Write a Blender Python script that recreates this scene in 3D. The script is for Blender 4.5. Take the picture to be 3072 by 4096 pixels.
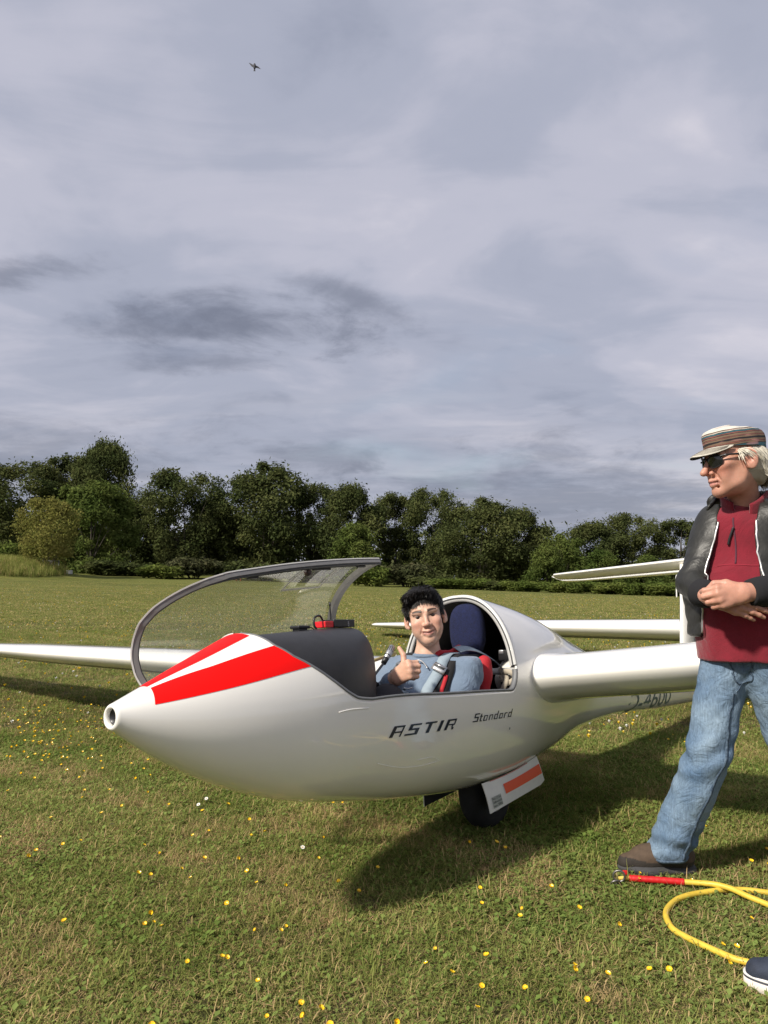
import bpy, bmesh, math, random
import numpy as np
from mathutils import Vector, Matrix, noise as mnoise
scene = bpy.context.scene
for o in list(bpy.data.objects): bpy.data.objects.remove(o)
R = math.radians
rng = np.random.default_rng(11)
random.seed(11)

# ------------------------------------------------------------------ camera
CAM_H = 1.2
cam = bpy.data.cameras.new('camera')
cam.sensor_fit = 'VERTICAL'; cam.sensor_height = 36.0; cam.sensor_width = 27.0
cam.lens = 27.0; cam.clip_start = 0.05; cam.clip_end = 4000
cam_o = bpy.data.objects.new('camera', cam); scene.collection.objects.link(cam_o)
cam_o.location = (0, 0, CAM_H)
cam_o.rotation_euler = (math.pi/2 + math.atan((575-512)/768.0), 0, 0)
scene.camera = cam_o
scene.cycles.max_bounces = 6; scene.cycles.diffuse_bounces = 3; scene.cycles.glossy_bounces = 3; scene.cycles.transmission_bounces = 4; scene.cycles.transparent_max_bounces = 10
scene.render.resolution_x = 768; scene.render.resolution_y = 1024
vs = scene.view_settings
vs.view_transform = 'Standard'; vs.look = 'None'; vs.exposure = 0.18; vs.gamma = 1.0; vs.use_curve_mapping = False

# ------------------------------------------------------------------ sun + sky
SUN_EL = 40.0
SUN_VEC = Vector((-.766*math.cos(R(SUN_EL)), -.643*math.cos(R(SUN_EL)), math.sin(R(SUN_EL))))   # towards the sun
sun = bpy.data.lights.new('sun', 'SUN'); sun.energy = 5.0; sun.angle = R(3.5); sun.color = (1.0, .93, .82)
sun_o = bpy.data.objects.new('sun', sun); scene.collection.objects.link(sun_o)
sun_o.rotation_euler = SUN_VEC.to_track_quat('Z', 'Y').to_euler()

world = bpy.data.worlds.new('World'); scene.world = world; world.use_nodes = True
def build_world():
    nt = world.node_tree; N = nt.nodes; L = nt.links
    for n in list(N): N.remove(n)
    def nd(t, **k):
        n = N.new(t)
        for a, b in k.items(): setattr(n, a, b)
        return n
    def val(sock, v): sock.default_value = v
    def math_(op, a, b=None, c=None):
        n = nd('ShaderNodeMath', operation=op)
        for i, x in enumerate((a, b, c)):
            if x is None: continue
            if isinstance(x, (int, float)): n.inputs[i].default_value = x
            else: L.new(x, n.inputs[i])
        return n.outputs[0]
    def vmath(op, a, b=None):
        n = nd('ShaderNodeVectorMath', operation=op)
        for i, x in enumerate((a, b)):
            if x is None: continue
            if isinstance(x, tuple): n.inputs[i].default_value = x
            else: L.new(x, n.inputs[i])
        return n
    def noise(vec, scale, detail=6, rough=.55, dist=0.0):
        n = nd('ShaderNodeTexNoise'); L.new(vec, n.inputs['Vector'])
        n.inputs['Scale'].default_value = scale; n.inputs['Detail'].default_value = detail
        n.inputs['Roughness'].default_value = rough; n.inputs['Distortion'].default_value = dist
        return n.outputs['Fac']
    def ramp(fac, pts, interp='EASE'):
        n = nd('ShaderNodeValToRGB'); n.color_ramp.interpolation = interp
        cr = n.color_ramp
        while len(cr.elements) < len(pts): cr.elements.new(.5)
        for e, (p, c) in zip(cr.elements, pts):
            e.position = p; e.color = (*c, 1)
        L.new(fac, n.inputs['Fac']); return n.outputs['Color']
    def mix(f, a, b):
        n = nd('ShaderNodeMix', data_type='RGBA')
        if isinstance(f, (int, float)): n.inputs[0].default_value = f
        else: L.new(f, n.inputs[0])
        for s, x in ((n.inputs[6], a), (n.inputs[7], b)):
            if isinstance(x, tuple): s.default_value = (*x, 1)
            else: L.new(x, s)
        return n.outputs[2]
    tc = nd('ShaderNodeTexCoord')
    sep = nd('ShaderNodeSeparateXYZ'); L.new(tc.outputs['Generated'], sep.inputs[0])
    up = math_('MAXIMUM', sep.outputs[2], 0.0)
    inv = math_('DIVIDE', 1.0, math_('ADD', up, .17))
    comb = nd('ShaderNodeCombineXYZ')
    L.new(math_('MULTIPLY', sep.outputs[0], inv), comb.inputs[0])
    L.new(math_('MULTIPLY', sep.outputs[1], inv), comb.inputs[1])
    P = comb.outputs[0]
    # stretch the cloud sheet along the wind (roughly across the view, slightly oblique)
    mp = nd('ShaderNodeMapping'); L.new(P, mp.inputs['Vector'])
    mp.inputs['Rotation'].default_value = (0, 0, R(28)); mp.inputs['Scale'].default_value = (.62, .95, 1.0)
    V = mp.outputs[0]
    big = noise(V, .95, 5, .5, .5)
    mid = noise(V, 2.6, 7, .52, .9)
    fine = noise(P, 8.0, 5, .55, .3)
    f = math_('ADD', math_('MULTIPLY', big, .62), math_('ADD', math_('MULTIPLY', mid, .34), math_('MULTIPLY', fine, .07)))
    cloud = ramp(f, [(.36, (.26, .285, .37)), (.46, (.37, .39, .48)), (.54, (.46, .465, .55)), (.64, (.60, .58, .645))])
    # low deck towards the horizon: greyer blue, streaked
    hz = nd('ShaderNodeMapping'); L.new(P, hz.inputs['Vector']); hz.inputs['Scale'].default_value = (.5, 1.15, 1)
    hz.inputs['Rotation'].default_value = (0, 0, R(-10))
    st = noise(hz.outputs[0], 1.0, 8, .62, .4)
    low = ramp(st, [(.36, (.18, .215, .295)), (.5, (.32, .345, .43)), (.63, (.54, .53, .58))])
    lowf = nd('ShaderNodeMapRange'); L.new(sep.outputs[2], lowf.inputs[0])
    lowf.inputs[1].default_value = .30; lowf.inputs[2].default_value = .06; lowf.interpolation_type = 'SMOOTHSTEP'
    c1 = mix(math_('MULTIPLY', lowf.outputs[0], .75), cloud, low)
    # ragged darker clouds drifting under the sheet: (direction, half sizes, weight)
    wob = noise(P, 2.6, 7, .62, .6); wob2 = noise(P, 5.5, 6, .65, .3)
    def dark(prev, d, sx, sy, rot, w):
        d = Vector(d).normalized(); c = (d.x/(d.z+.17), d.y/(d.z+.17), 0)
        m = nd('ShaderNodeMapping', vector_type='TEXTURE'); L.new(P, m.inputs['Vector'])
        m.inputs['Location'].default_value = c; m.inputs['Rotation'].default_value = (0, 0, R(rot)); m.inputs['Scale'].default_value = (sx, sy, 1)
        ln = vmath('LENGTH', m.outputs[0]).outputs['Value']
        e = math_('ADD', ln, math_('ADD', math_('MULTIPLY', math_('SUBTRACT', wob, .5), 3.0), math_('MULTIPLY', math_('SUBTRACT', wob2, .5), 1.6)))
        r = nd('ShaderNodeMapRange'); L.new(e, r.inputs[0]); r.interpolation_type = 'SMOOTHERSTEP'
        r.inputs[1].default_value = 1.35; r.inputs[2].default_value = -.1
        return mix(math_('MULTIPLY', r.outputs[0], w), prev, (.17, .185, .245))
    def pxdir(x, y):
        a = (575-512)/768.0; vx, vz = (x-384)/768.0, (512-y)/768.0
        pt = math.atan(a)
        return (vx, math.cos(pt)-vz*math.sin(pt), math.sin(pt)+vz*math.cos(pt))
    c2 = dark(c1, pxdir(238, 325), .30, .17, 8, .95)
    c2 = dark(c2, pxdir(355, 298), .22, .08, 40, .7)
    c2 = dark(c2, pxdir(14, 272), .18, .07, -10, .7)
    c2 = dark(c2, pxdir(212, 362), .26, .10, 0, .6)
    c2 = dark(c2, pxdir(150, 330), .20, .08, 15, .45)
    c2 = dark(c2, pxdir(322, 458), .35, .25, 0, .5)
    c2 = dark(c2, pxdir(560, 500), 1.1, .8, -12, .55)
    c2 = dark(c2, pxdir(0, 470), .9, .7, 0, .5)
    sky = nd('ShaderNodeTexSky', sky_type='NISHITA'); sky.sun_disc = False
    sky.sun_elevation = R(SUN_EL); sky.sun_rotation = math.atan2(SUN_VEC.x, SUN_VEC.y); sky.air_density = 1.2; sky.dust_density = 1.5
    skys = vmath('SCALE', sky.outputs[0]); skys.inputs['Scale'].default_value = .10
    hole = nd('ShaderNodeMapRange'); L.new(noise(V, 1.3, 5, .5, .4), hole.inputs[0])
    hole.inputs[1].default_value = .56; hole.inputs[2].default_value = .74; hole.inputs[3].default_value = .04; hole.inputs[4].default_value = .45
    c3 = mix(hole.outputs[0], c2, skys.outputs[0])
    bg = nd('ShaderNodeBackground'); L.new(c3, bg.inputs[0]); bg.inputs[1].default_value = 1.02
    out = nd('ShaderNodeOutputWorld'); L.new(bg.outputs[0], out.inputs[0])
build_world()

# ------------------------------------------------------------------ helpers
COL = scene.collection
def tag(o, label=None, cat=None, group=None, kind=None):
    if label: o['label'] = label
    if cat: o['category'] = cat
    if group: o['group'] = group
    if kind: o['kind'] = kind
    return o
def mesh_obj(name, V, F, mats=None, parent=None, smooth=True, mi=None, col=None):
    me = bpy.data.meshes.new(name)
    V = np.asarray(V, dtype=np.float64)
    me.from_pydata(V.tolist() if len(V) < 200 else V, [], F if isinstance(F, list) else np.asarray(F).tolist())
    if mats is not None:
        for m in (mats if isinstance(mats, (list, tuple)) else [mats]): me.materials.append(m)
    if mi is not None: me.polygons.foreach_set('material_index', np.asarray(mi, dtype=np.int32))
    if smooth: me.polygons.foreach_set('use_smooth', np.ones(len(me.polygons), dtype=bool))
    if col is not None:
        a = me.color_attributes.new('Col', 'FLOAT_COLOR', 'POINT')
        c = np.ones((len(V), 4), dtype=np.float32); c[:, :3] = col
        a.data.foreach_set('color', c.ravel())
    me.update()
    o = bpy.data.objects.new(name, me); COL.objects.link(o)
    if parent is not None: o.parent = parent
    return o
def empty(name, mat=None, loc=None):
    o = bpy.data.objects.new(name, None); COL.objects.link(o); o.empty_display_size = .1
    if mat is not None: o.matrix_world = mat
    if loc is not None: o.location = loc
    return o
class MB:
    """collects several shapes for ONE mesh"""
    def __init__(s): s.V = []; s.F = []; s.n = 0; s.M = []
    def add(s, V, F, m=0):
        V = np.asarray(V, float).reshape(-1, 3); s.V.append(V)
        s.F += [tuple(int(i)+s.n for i in f) for f in F]; s.M += [m]*len(F); s.n += len(V); return s
    def obj(s, name, mats, parent=None, smooth=True):
        return mesh_obj(name, np.concatenate(s.V), s.F, mats, parent, smooth, s.M)
def grid_faces(n, m, wrap_m=False, wrap_n=False, off=0):
    F = []
    for i in range(n-1 + (1 if wrap_n else 0)):
        for j in range(m-1 + (1 if wrap_m else 0)):
            a = i % n; b = (i+1) % n; c = (j+1) % m
            F.append((off+a*m+j, off+a*m+c, off+b*m+c, off+b*m+j))
    return F
def frames(P):
    P = np.asarray(P, float); T = np.gradient(P, axis=0); T /= np.linalg.norm(T, axis=1)[:, None]+1e-12
    a = np.array([0, 0, 1.]) if abs(T[0][2]) < .9 else np.array([1., 0, 0])
    Ns = []; n = np.cross(T[0], a); n /= np.linalg.norm(n)
    for t in T:
        n = n-t*np.dot(n, t); n /= np.linalg.norm(n)+1e-12; Ns.append(n)
    Ns = np.array(Ns); return T, Ns, np.cross(T, Ns)
def tube(P, r, seg=10, cap=True, flat=1.0):
    P = np.asarray(P, float); T, N, B = frames(P); n = len(P)
    r = np.broadcast_to(np.asarray(r, float), (n,))
    a = np.linspace(0, 2*np.pi, seg, endpoint=False)
    V = (P[:, None] + r[:, None, None]*(np.cos(a)[None, :, None]*N[:, None]+flat*np.sin(a)[None, :, None]*B[:, None])).reshape(-1, 3)
    F = grid_faces(n, seg, wrap_m=True)
    if cap: F += [tuple(range(seg))[::-1], tuple((n-1)*seg+i for i in range(seg))]
    return V, F
def spline(pts, n=40):
    pts = np.asarray(pts, float); k = len(pts)
    u = np.linspace(0, k-1, n); out = []
    for x in u:
        i = min(int(x), k-2); t = x-i
        p0 = pts[max(i-1, 0)]; p1 = pts[i]; p2 = pts[i+1]; p3 = pts[min(i+2, k-1)]
        out.append(.5*((2*p1)+(-p0+p2)*t+(2*p0-5*p1+4*p2-p3)*t*t+(-p0+3*p1-3*p2+p3)*t**3))
    return np.array(out)
def box(c, s, bev=0.0):
    """chamfered box centred at c with full sizes s"""
    c = np.array(c, float); h = np.array(s, float)/2
    if bev <= 0:
        V = np.array([[x, y, z] for x in (-1, 1) for y in (-1, 1) for z in (-1, 1)], float)*h+c
        return V, [(0, 1, 3, 2), (4, 6, 7, 5), (0, 4, 5, 1), (2, 3, 7, 6), (0, 2, 6, 4), (1, 5, 7, 3)]
    bm = bmesh.new(); bmesh.ops.create_cube(bm, size=1.0)
    for v in bm.verts: v.co = Vector((v.co.x*2*h[0], v.co.y*2*h[1], v.co.z*2*h[2]))
    bmesh.ops.bevel(bm, geom=bm.edges[:], offset=bev, segments=2, affect='EDGES', profile=.6)
    bm.verts.index_update(); V = np.array([v.co[:] for v in bm.verts])+c; F = [tuple(v.index for v in f.verts) for f in bm.faces]
    bm.free(); return V, F
def lathe(prof, axis_o, axis_d, seg=32):
    """prof = [(along, radius)]"""
    d = np.array(axis_d, float); d /= np.linalg.norm(d)
    a = np.array([0, 0, 1.]) if abs(d[2]) < .9 else np.array([1., 0, 0])
    u = np.cross(d, a); u /= np.linalg.norm(u); w = np.cross(d, u)
    an = np.linspace(0, 2*np.pi, seg, endpoint=False)
    V = []
    for al, r in prof:
        V += [np.array(axis_o)+d*al+r*(math.cos(x)*u+math.sin(x)*w) for x in an]
    return np.array(V), grid_faces(len(prof), seg, wrap_m=True)

# ------------------------------------------------------------------ materials
def mat(name, color, rough=.5, metal=0.0, spec=.5, coat=0.0, var=0.0, var_scale=8.0, color2=None, bump=0.0, bump_scale=60.0,
        attr=None, bump2=None, streak=None, sheen=0.0, trans=0.0, sss=0.0, coords='Object', rough_var=0.0, detail=6):
    m = bpy.data.materials.new(name); m.use_nodes = True
    nt = m.node_tree; N = nt.nodes; L = nt.links; b = N['Principled BSDF']
    b.inputs['Roughness'].default_value = rough; b.inputs['Metallic'].default_value = metal
    b.inputs['Specular IOR Level'].default_value = spec; b.inputs['Coat Weight'].default_value = coat; b.inputs['Coat Roughness'].default_value = .06
    if sheen: b.inputs['Sheen Weight'].default_value = sheen; b.inputs['Sheen Roughness'].default_value = .5
    if trans: b.inputs['Transmission Weight'].default_value = trans
    if sss:
        b.inputs['Subsurface Weight'].default_value = sss; b.inputs['Subsurface Radius'].default_value = (1.0, .35, .2); b.inputs['Subsurface Scale'].default_value = .006
    base = None
    if attr:
        at = N.new('ShaderNodeAttribute'); at.attribute_name = attr; base = at.outputs['Color']
    if var > 0 or color2 or bump > 0 or rough_var > 0 or streak:
        tc = N.new('ShaderNodeTexCoord')
        vec = tc.outputs[coords] if coords != 'World' else N.new('ShaderNodeNewGeometry').outputs['Position']
    if var > 0 or color2:
        nz = N.new('ShaderNodeTexNoise'); L.new(vec, nz.inputs['Vector']); nz.inputs['Scale'].default_value = var_scale; nz.inputs['Detail'].default_value = detail
        mx = N.new('ShaderNodeMix'); mx.data_type = 'RGBA'
        if color2:
            mx.inputs[6].default_value = (*color, 1); mx.inputs[7].default_value = (*color2, 1)
            mr = N.new('ShaderNodeMapRange'); L.new(nz.outputs['Fac'], mr.inputs[0]); mr.inputs[1].default_value = .35; mr.inputs[2].default_value = .65
            L.new(mr.outputs[0], mx.inputs[0])
        else:
            mx.blend_type = 'MULTIPLY'; mx.inputs[0].default_value = 1.0
            mr = N.new('ShaderNodeMapRange'); L.new(nz.outputs['Fac'], mr.inputs[0]); mr.inputs[1].default_value = .25; mr.inputs[2].default_value = .75
            mr.inputs[3].default_value = 1-var; mr.inputs[4].default_value = 1+var*.5
            cb = N.new('ShaderNodeCombineColor')
            for i in range(3): L.new(mr.outputs[0], cb.inputs[i])
            if base is not None: L.new(base, mx.inputs[6])
            else: mx.inputs[6].default_value = (*color, 1)
            L.new(cb.outputs[0], mx.inputs[7])
        base = mx.outputs[2]
    if base is not None: L.new(base, b.inputs['Base Color'])
    else: b.inputs['Base Color'].default_value = (*color, 1)
    if streak:
        mp = N.new('ShaderNodeMapping'); mp.inputs['Scale'].default_value = streak[0]; L.new(vec, mp.inputs['Vector'])
        sn = N.new('ShaderNodeTexNoise'); L.new(mp.outputs[0], sn.inputs['Vector']); sn.inputs['Scale'].default_value = streak[1]; sn.inputs['Detail'].default_value = 4
        sr = N.new('ShaderNodeMapRange'); L.new(sn.outputs['Fac'], sr.inputs[0]); sr.inputs[1].default_value = .3; sr.inputs[2].default_value = .7; sr.inputs[3].default_value = 1-streak[2]; sr.inputs[4].default_value = 1+streak[2]
        sm = N.new('ShaderNodeMix'); sm.data_type = 'RGBA'; sm.blend_type = 'MULTIPLY'; sm.inputs[0].default_value = 1
        if base is not None: L.new(base, sm.inputs[6])
        else: sm.inputs[6].default_value = (*color, 1)
        cc = N.new('ShaderNodeCombineColor')
        for i in range(3): L.new(sr.outputs[0], cc.inputs[i])
        L.new(cc.outputs[0], sm.inputs[7]); L.new(sm.outputs[2], b.inputs['Base Color'])
    if rough_var > 0:
        n3 = N.new('ShaderNodeTexNoise'); L.new(vec, n3.inputs['Vector']); n3.inputs['Scale'].default_value = var_scale*1.7; n3.inputs['Detail'].default_value = 5
        m3 = N.new('ShaderNodeMapRange'); L.new(n3.outputs['Fac'], m3.inputs[0]); m3.inputs[1].default_value = .3; m3.inputs[2].default_value = .7
        m3.inputs[3].default_value = max(0, rough-rough_var); m3.inputs[4].default_value = rough+rough_var; L.new(m3.outputs[0], b.inputs['Roughness'])
    if bump > 0:
        n2 = N.new('ShaderNodeTexNoise'); L.new(vec, n2.inputs['Vector']); n2.inputs['Scale'].default_value = bump_scale; n2.inputs['Detail'].default_value = 5
        bp = N.new('ShaderNodeBump'); bp.inputs['Strength'].default_value = bump; bp.inputs['Distance'].default_value = .004
        L.new(n2.outputs['Fac'], bp.inputs['Height']); L.new(bp.outputs[0], b.inputs['Normal'])
        if bump2:
            n4 = N.new('ShaderNodeTexNoise'); L.new(vec, n4.inputs['Vector']); n4.inputs['Scale'].default_value = bump2[1]; n4.inputs['Detail'].default_value = 6; n4.inputs['Distortion'].default_value = 1.6
            rd = N.new('ShaderNodeMath'); rd.operation = 'PINGPONG'; rd.inputs[1].default_value = .12; L.new(n4.outputs['Fac'], rd.inputs[0])
            b2 = N.new('ShaderNodeBump'); b2.inputs['Strength'].default_value = bump2[0]; b2.inputs['Distance'].default_value = bump2[2]; L.new(rd.outputs[0], b2.inputs['Height']); L.new(b2.outputs[0], bp.inputs['Normal'])
    return m
def leaf_mat(name, c1, c2, trans=.35, scale=.35, attr=None, gloss=.0):
    """two-sided foliage: diffuse + translucent, colour varied over the plant"""
    m = bpy.data.materials.new(name); m.use_nodes = True; nt = m.node_tree; N = nt.nodes; L = nt.links
    for n in list(N): N.remove(n)
    g = N.new('ShaderNodeNewGeometry'); nz = N.new('ShaderNodeTexNoise'); L.new(g.outputs['Position'], nz.inputs['Vector'])
    nz.inputs['Scale'].default_value = scale; nz.inputs['Detail'].default_value = 4
    mr = N.new('ShaderNodeMapRange'); L.new(nz.outputs['Fac'], mr.inputs[0]); mr.inputs[1].default_value = .32; mr.inputs[2].default_value = .68
    mx = N.new('ShaderNodeMix'); mx.data_type = 'RGBA'; L.new(mr.outputs[0], mx.inputs[0])
    mx.inputs[6].default_value = (*c1, 1); mx.inputs[7].default_value = (*c2, 1); col = mx.outputs[2]
    if attr:
        at = N.new('ShaderNodeAttribute'); at.attribute_name = attr
        m2 = N.new('ShaderNodeMix'); m2.data_type = 'RGBA'; m2.blend_type = 'MULTIPLY'; m2.inputs[0].default_value = 1
        L.new(col, m2.inputs[6]); L.new(at.outputs['Color'], m2.inputs[7]); col = m2.outputs[2]
    d = N.new('ShaderNodeBsdfDiffuse'); t = N.new('ShaderNodeBsdfTranslucent'); gl = N.new('ShaderNodeBsdfGlossy'); gl.inputs['Roughness'].default_value = .45
    L.new(col, d.inputs[0]); L.new(col, t.inputs[0])
    a = N.new('ShaderNodeMixShader'); a.inputs[0].default_value = trans; L.new(d.outputs[0], a.inputs[1]); L.new(t.outputs[0], a.inputs[2])
    b = N.new('ShaderNodeMixShader'); b.inputs[0].default_value = gloss; L.new(a.outputs[0], b.inputs[1]); L.new(gl.outputs[0], b.inputs[2])
    o = N.new('ShaderNodeOutputMaterial'); L.new(b.outputs[0], o.inputs[0])
    return m
# ================================================================== GROUND
def sstep(a, b, x):
    t = np.clip((np.asarray(x, float)-a)/(b-a), 0, 1); return t*t*(3-2*t)
def ground_z(x, y):
    x = np.asarray(x, float); y = np.asarray(y, float)
    s = np.clip((y-7)/63.0, 0, 1.15)**1.25
    z = s*(.42-.043*np.clip(x, -60, 60))
    z = z - sstep(95, 300, y)*6.0
    z = z + .012*np.sin(x*1.7+.6)*np.sin(y*1.3+.2)*sstep(0, 2, np.hypot(x-.4, y-3.7)-.6)*.8
    # mound with tall grass by the young tree on the left
    z = z + .75*np.exp(-(((x+29.5)/6.5)**2+((y-55)/5.0)**2)**2)
    return z
def build_ground():
    xs = np.concatenate([np.linspace(-900, -70, 12), np.linspace(-60, -12, 25), np.linspace(-11.5, 11.5, 93), np.linspace(12, 60, 25), np.linspace(70, 900, 12)])
    ys = np.concatenate([np.linspace(-60, -2, 12), np.linspace(-1.5, 14, 64), np.linspace(15, 100, 60), np.linspace(110, 1600, 16)])
    X, Y = np.meshgrid(xs, ys, indexing='ij'); V = np.stack([X, Y, ground_z(X, Y)], -1).reshape(-1, 3)
    m = bpy.data.materials.new('meadow'); m.use_nodes = True; nt = m.node_tree; N = nt.nodes; L = nt.links; b = N['Principled BSDF']
    b.inputs['Roughness'].default_value = .9; b.inputs['Specular IOR Level'].default_value = .15
    g = N.new('ShaderNodeNewGeometry'); P = g.outputs['Position']
    def nz(scale, det=5, sx=None, rough=.6):
        n = N.new('ShaderNodeTexNoise'); n.inputs['Scale'].default_value = scale; n.inputs['Detail'].default_value = det; n.inputs['Roughness'].default_value = rough
        if sx:
            mp = N.new('ShaderNodeMapping'); mp.inputs['Scale'].default_value = sx; L.new(P, mp.inputs['Vector']); L.new(mp.outputs[0], n.inputs['Vector'])
        else: L.new(P, n.inputs['Vector'])
        return n.outputs['Fac']
    def ramp(f, pts):
        n = N.new('ShaderNodeValToRGB'); cr = n.color_ramp
        while len(cr.elements) < len(pts): cr.elements.new(.5)
        for e, (p, c) in zip(cr.elements, pts): e.position = p; e.color = (*c, 1)
        L.new(f, n.inputs['Fac']); return n.outputs['Color']
    def mix(f, a, c, bt='MIX'):
        n = N.new('ShaderNodeMix'); n.data_type = 'RGBA'; n.blend_type = bt
        if isinstance(f, (int, float)): n.inputs[0].default_value = f
        else: L.new(f, n.inputs[0])
        L.new(a, n.inputs[6]); L.new(c, n.inputs[7]); return n.outputs[2]
    far = ramp(nz(.5, 8, (.22, 1.0, 1), .65), [(.3, (.095, .108, .026)), (.5, (.130, .140, .034)), (.72, (.18, .17, .050))])
    streak = ramp(nz(1.1, 7, (.06, 1.0, 1), .7), [(.3, (.62, .64, .62)), (.5, (1, 1, 1)), (.7, (1.22, 1.15, 1.05))])
    far = mix(1.0, far, streak, 'MULTIPLY')
    speck = ramp(nz(22, 4), [(.3, (.55, .6, .5)), (.55, (1, 1, 1)), (.75, (1.4, 1.35, 1.2))])
    far = mix(1.0, far, speck, 'MULTIPLY')
    near = ramp(nz(3.2, 8, None, .7), [(.3, (.035, .042, .012)), (.48, (.075, .068, .024)), (.6, (.115, .093, .045)), (.75, (.16, .125, .07))])
    sp = N.new('ShaderNodeSeparateXYZ'); L.new(P, sp.inputs[0])
    mr = N.new('ShaderNodeMapRange'); L.new(sp.outputs[1], mr.inputs[0]); mr.inputs[1].default_value = 5; mr.inputs[2].default_value = 22
    L.new(mix(mr.outputs[0], near, far), b.inputs['Base Color'])
    bp = N.new('ShaderNodeBump'); bp.inputs['Strength'].default_value = .8; bp.inputs['Distance'].default_value = .03
    L.new(nz(35, 6), bp.inputs['Height']); L.new(bp.outputs[0], b.inputs['Normal'])
    o = mesh_obj('ground', V, grid_faces(len(xs), len(ys)), m); tag(o, kind='structure'); return o
build_ground()

# ================================================================== TREES
LEAF_DARK = leaf_mat('foliage_beech', (.044, .060, .022), (.110, .122, .044), .28, .28, 'Col')
LEAF_MID = leaf_mat('foliage_maple', (.066, .10, .025), (.135, .165, .045), .35, .3, 'Col')
LEAF_PALE = leaf_mat('foliage_young', (.155, .160, .040), (.26, .245, .075), .4, .5, 'Col')
LEAF_GREY = leaf_mat('foliage_hawthorn', (.060, .068, .030), (.105, .105, .055), .3, .5, 'Col')
BARK = mat('bark', (.055, .045, .035), .9, var=.4, var_scale=6, bump=.6, bump_scale=20)
def leaves(centres, rad, n, size, rs, squash=.75, droop=.0):
    """leaf sprays: small bent quads scattered in clump shells. returns V,F,C"""
    k = len(centres); idx = rs.integers(0, k, n)
    d = rs.normal(size=(n, 3)); d /= np.linalg.norm(d, axis=1)[:, None]
    rr = rad[idx]*(rs.random(n)**.42)*np.where(rs.random(n) < .18, 1.5, 1.0); off = d*rr[:, None]; off[:, 2] *= squash
    c = centres[idx]+off; c[:, 2] -= droop*rs.random(n)*rad[idx]
    nrm = d*.7+rs.normal(size=(n, 3))*.65+np.array([0, 0, .35]); nrm /= np.linalg.norm(nrm, axis=1)[:, None]
    a = rs.normal(size=(n, 3)); a[:, 2] -= .3; t = a-nrm*(a*nrm).sum(1)[:, None]; t /= np.linalg.norm(t, axis=1)[:, None]; b = np.cross(nrm, t)
    s = size*(.55+.9*rs.random(n))[:, None]
    w = .42
    V = np.stack([c-t*s, c+b*s*w-t*s*.1+nrm*s*.1, c+t*s, c-b*s*w+t*s*.1+nrm*s*.06], 1).reshape(-1, 3)
    F = np.arange(4*n).reshape(n, 4)
    shade = (.78+.44*rs.random(n))[:, None]*np.array([1, 1, 1.])+rs.normal(size=(n, 3))*.03
    return V, F, np.repeat(np.clip(shade, .4, 1.5), 4, axis=0)
def crown_clumps(rs, w, h, base, lobes, lean=0.0, shape='oval'):
    cs = []; rd = []
    for i in range(lobes):
        u = rs.random(); a = rs.random()*2*np.pi
        z = base+(h-base)*(u**.85)
        f = (z-base)/(h-base)
        if shape == 'oval': prof = math.sqrt(max(0.02, 1-(2*f-.82)**2/1.42)) if f > .41 else .55+.45*f/.41
        elif shape == 'fan': prof = .45+.75*f if f < .72 else 1.0*math.sqrt(max(.03, 1-((f-.72)/.3)**2))
        else: prof = (1-f)**.6*.9+.12
        r = w*.5*prof*(.35+.65*math.sqrt(rs.random()))
        cs.append((r*math.cos(a)+lean*f, r*math.sin(a), z)); rd.append((.08+.10*rs.random()**1.3)*w*(.75+.5*prof))
    return np.array(cs), np.array(rd)
def limb_mesh(rs, h, base, cs, tr, nlimb=9, lean=0.0):
    mb = MB()
    top = np.array([lean*.8, 0, base+(h-base)*.72])
    P = spline([(0, 0, -.25), (.06*tr*3*rs.normal(), .05*rs.normal(), base*.5), (lean*.25+.12*rs.normal(), .1*rs.normal(), base+(h-base)*.2), top], 14)
    rads = np.interp(np.linspace(0, 1, 14), [0, .06, .4, 1], [tr*1.7, tr*1.05, tr*.75, tr*.14]); mb.add(*tube(P, rads, 8))
    for c in cs[rs.choice(len(cs), min(nlimb, len(cs)), replace=False)]:
        s = P[int(np.clip((c[2]/h-.15)*14*.75, 2, 10))]
        midp = (s*.5+c*.5)+np.array([0, 0, .04*h])*rs.random()
        mb.add(*tube(spline([s, midp, c], 7), np.linspace(tr*.38, tr*.06, 7), 6))
    return mb
TREE_PROTO = {}
def tree_data(kind, seed, w, h, base, lobes, n, size, matl, shape='oval', tr=.22, lean=0.0, droop=.5, nlimb=10):
    rs = np.random.default_rng(seed); cs, rd = crown_clumps(rs, w, h, base, lobes, lean, shape)
    V, F, C = leaves(cs, rd, n, size, rs, .8, droop)
    return dict(V=V, F=F, C=C, mb=limb_mesh(rs, h, base, cs, tr, nlimb, lean), m=matl, h=h, w=w)
_cache = {}
def plant_tree(name, label, x, y, proto, w, h, rot, group=None, cat='tree', lean=0):
    """proto = tree_data key; unit tree scaled to w x h"""
    d = TREE_PROTO[proto]
    e = empty(name, loc=(x, y, float(ground_z(x, y))-.02)); e.rotation_euler = (0, 0, rot); e.scale = (w/d['w'], w/d['w'], h/d['h'])
    if proto not in _cache:
        t = d['mb'].obj('trunk', BARK, e); c = mesh_obj('crown', d['V'], d['F'], d['m'], e, False, None, d['C']); _cache[proto] = (t.data, c.data)
    else:
        for nm, me in zip(('trunk', 'crown'), _cache[proto]):
            o = bpy.data.objects.new(nm, me); COL.objects.link(o); o.parent = e
    tag(e, label, cat, group); return e
NL = 29000
TREE_PROTO['a'] = tree_data('a', 1, 9, 11, .6, 84, NL, .17, LEAF_DARK, 'oval')
TREE_PROTO['b'] = tree_data('b', 2, 9, 11, .8, 74, NL, .165, LEAF_DARK, 'fan', lean=.6)
TREE_PROTO['c'] = tree_data('c', 3, 9, 11, .7, 66, NL, .175, LEAF_DARK, 'oval', lean=-.5)
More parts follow.
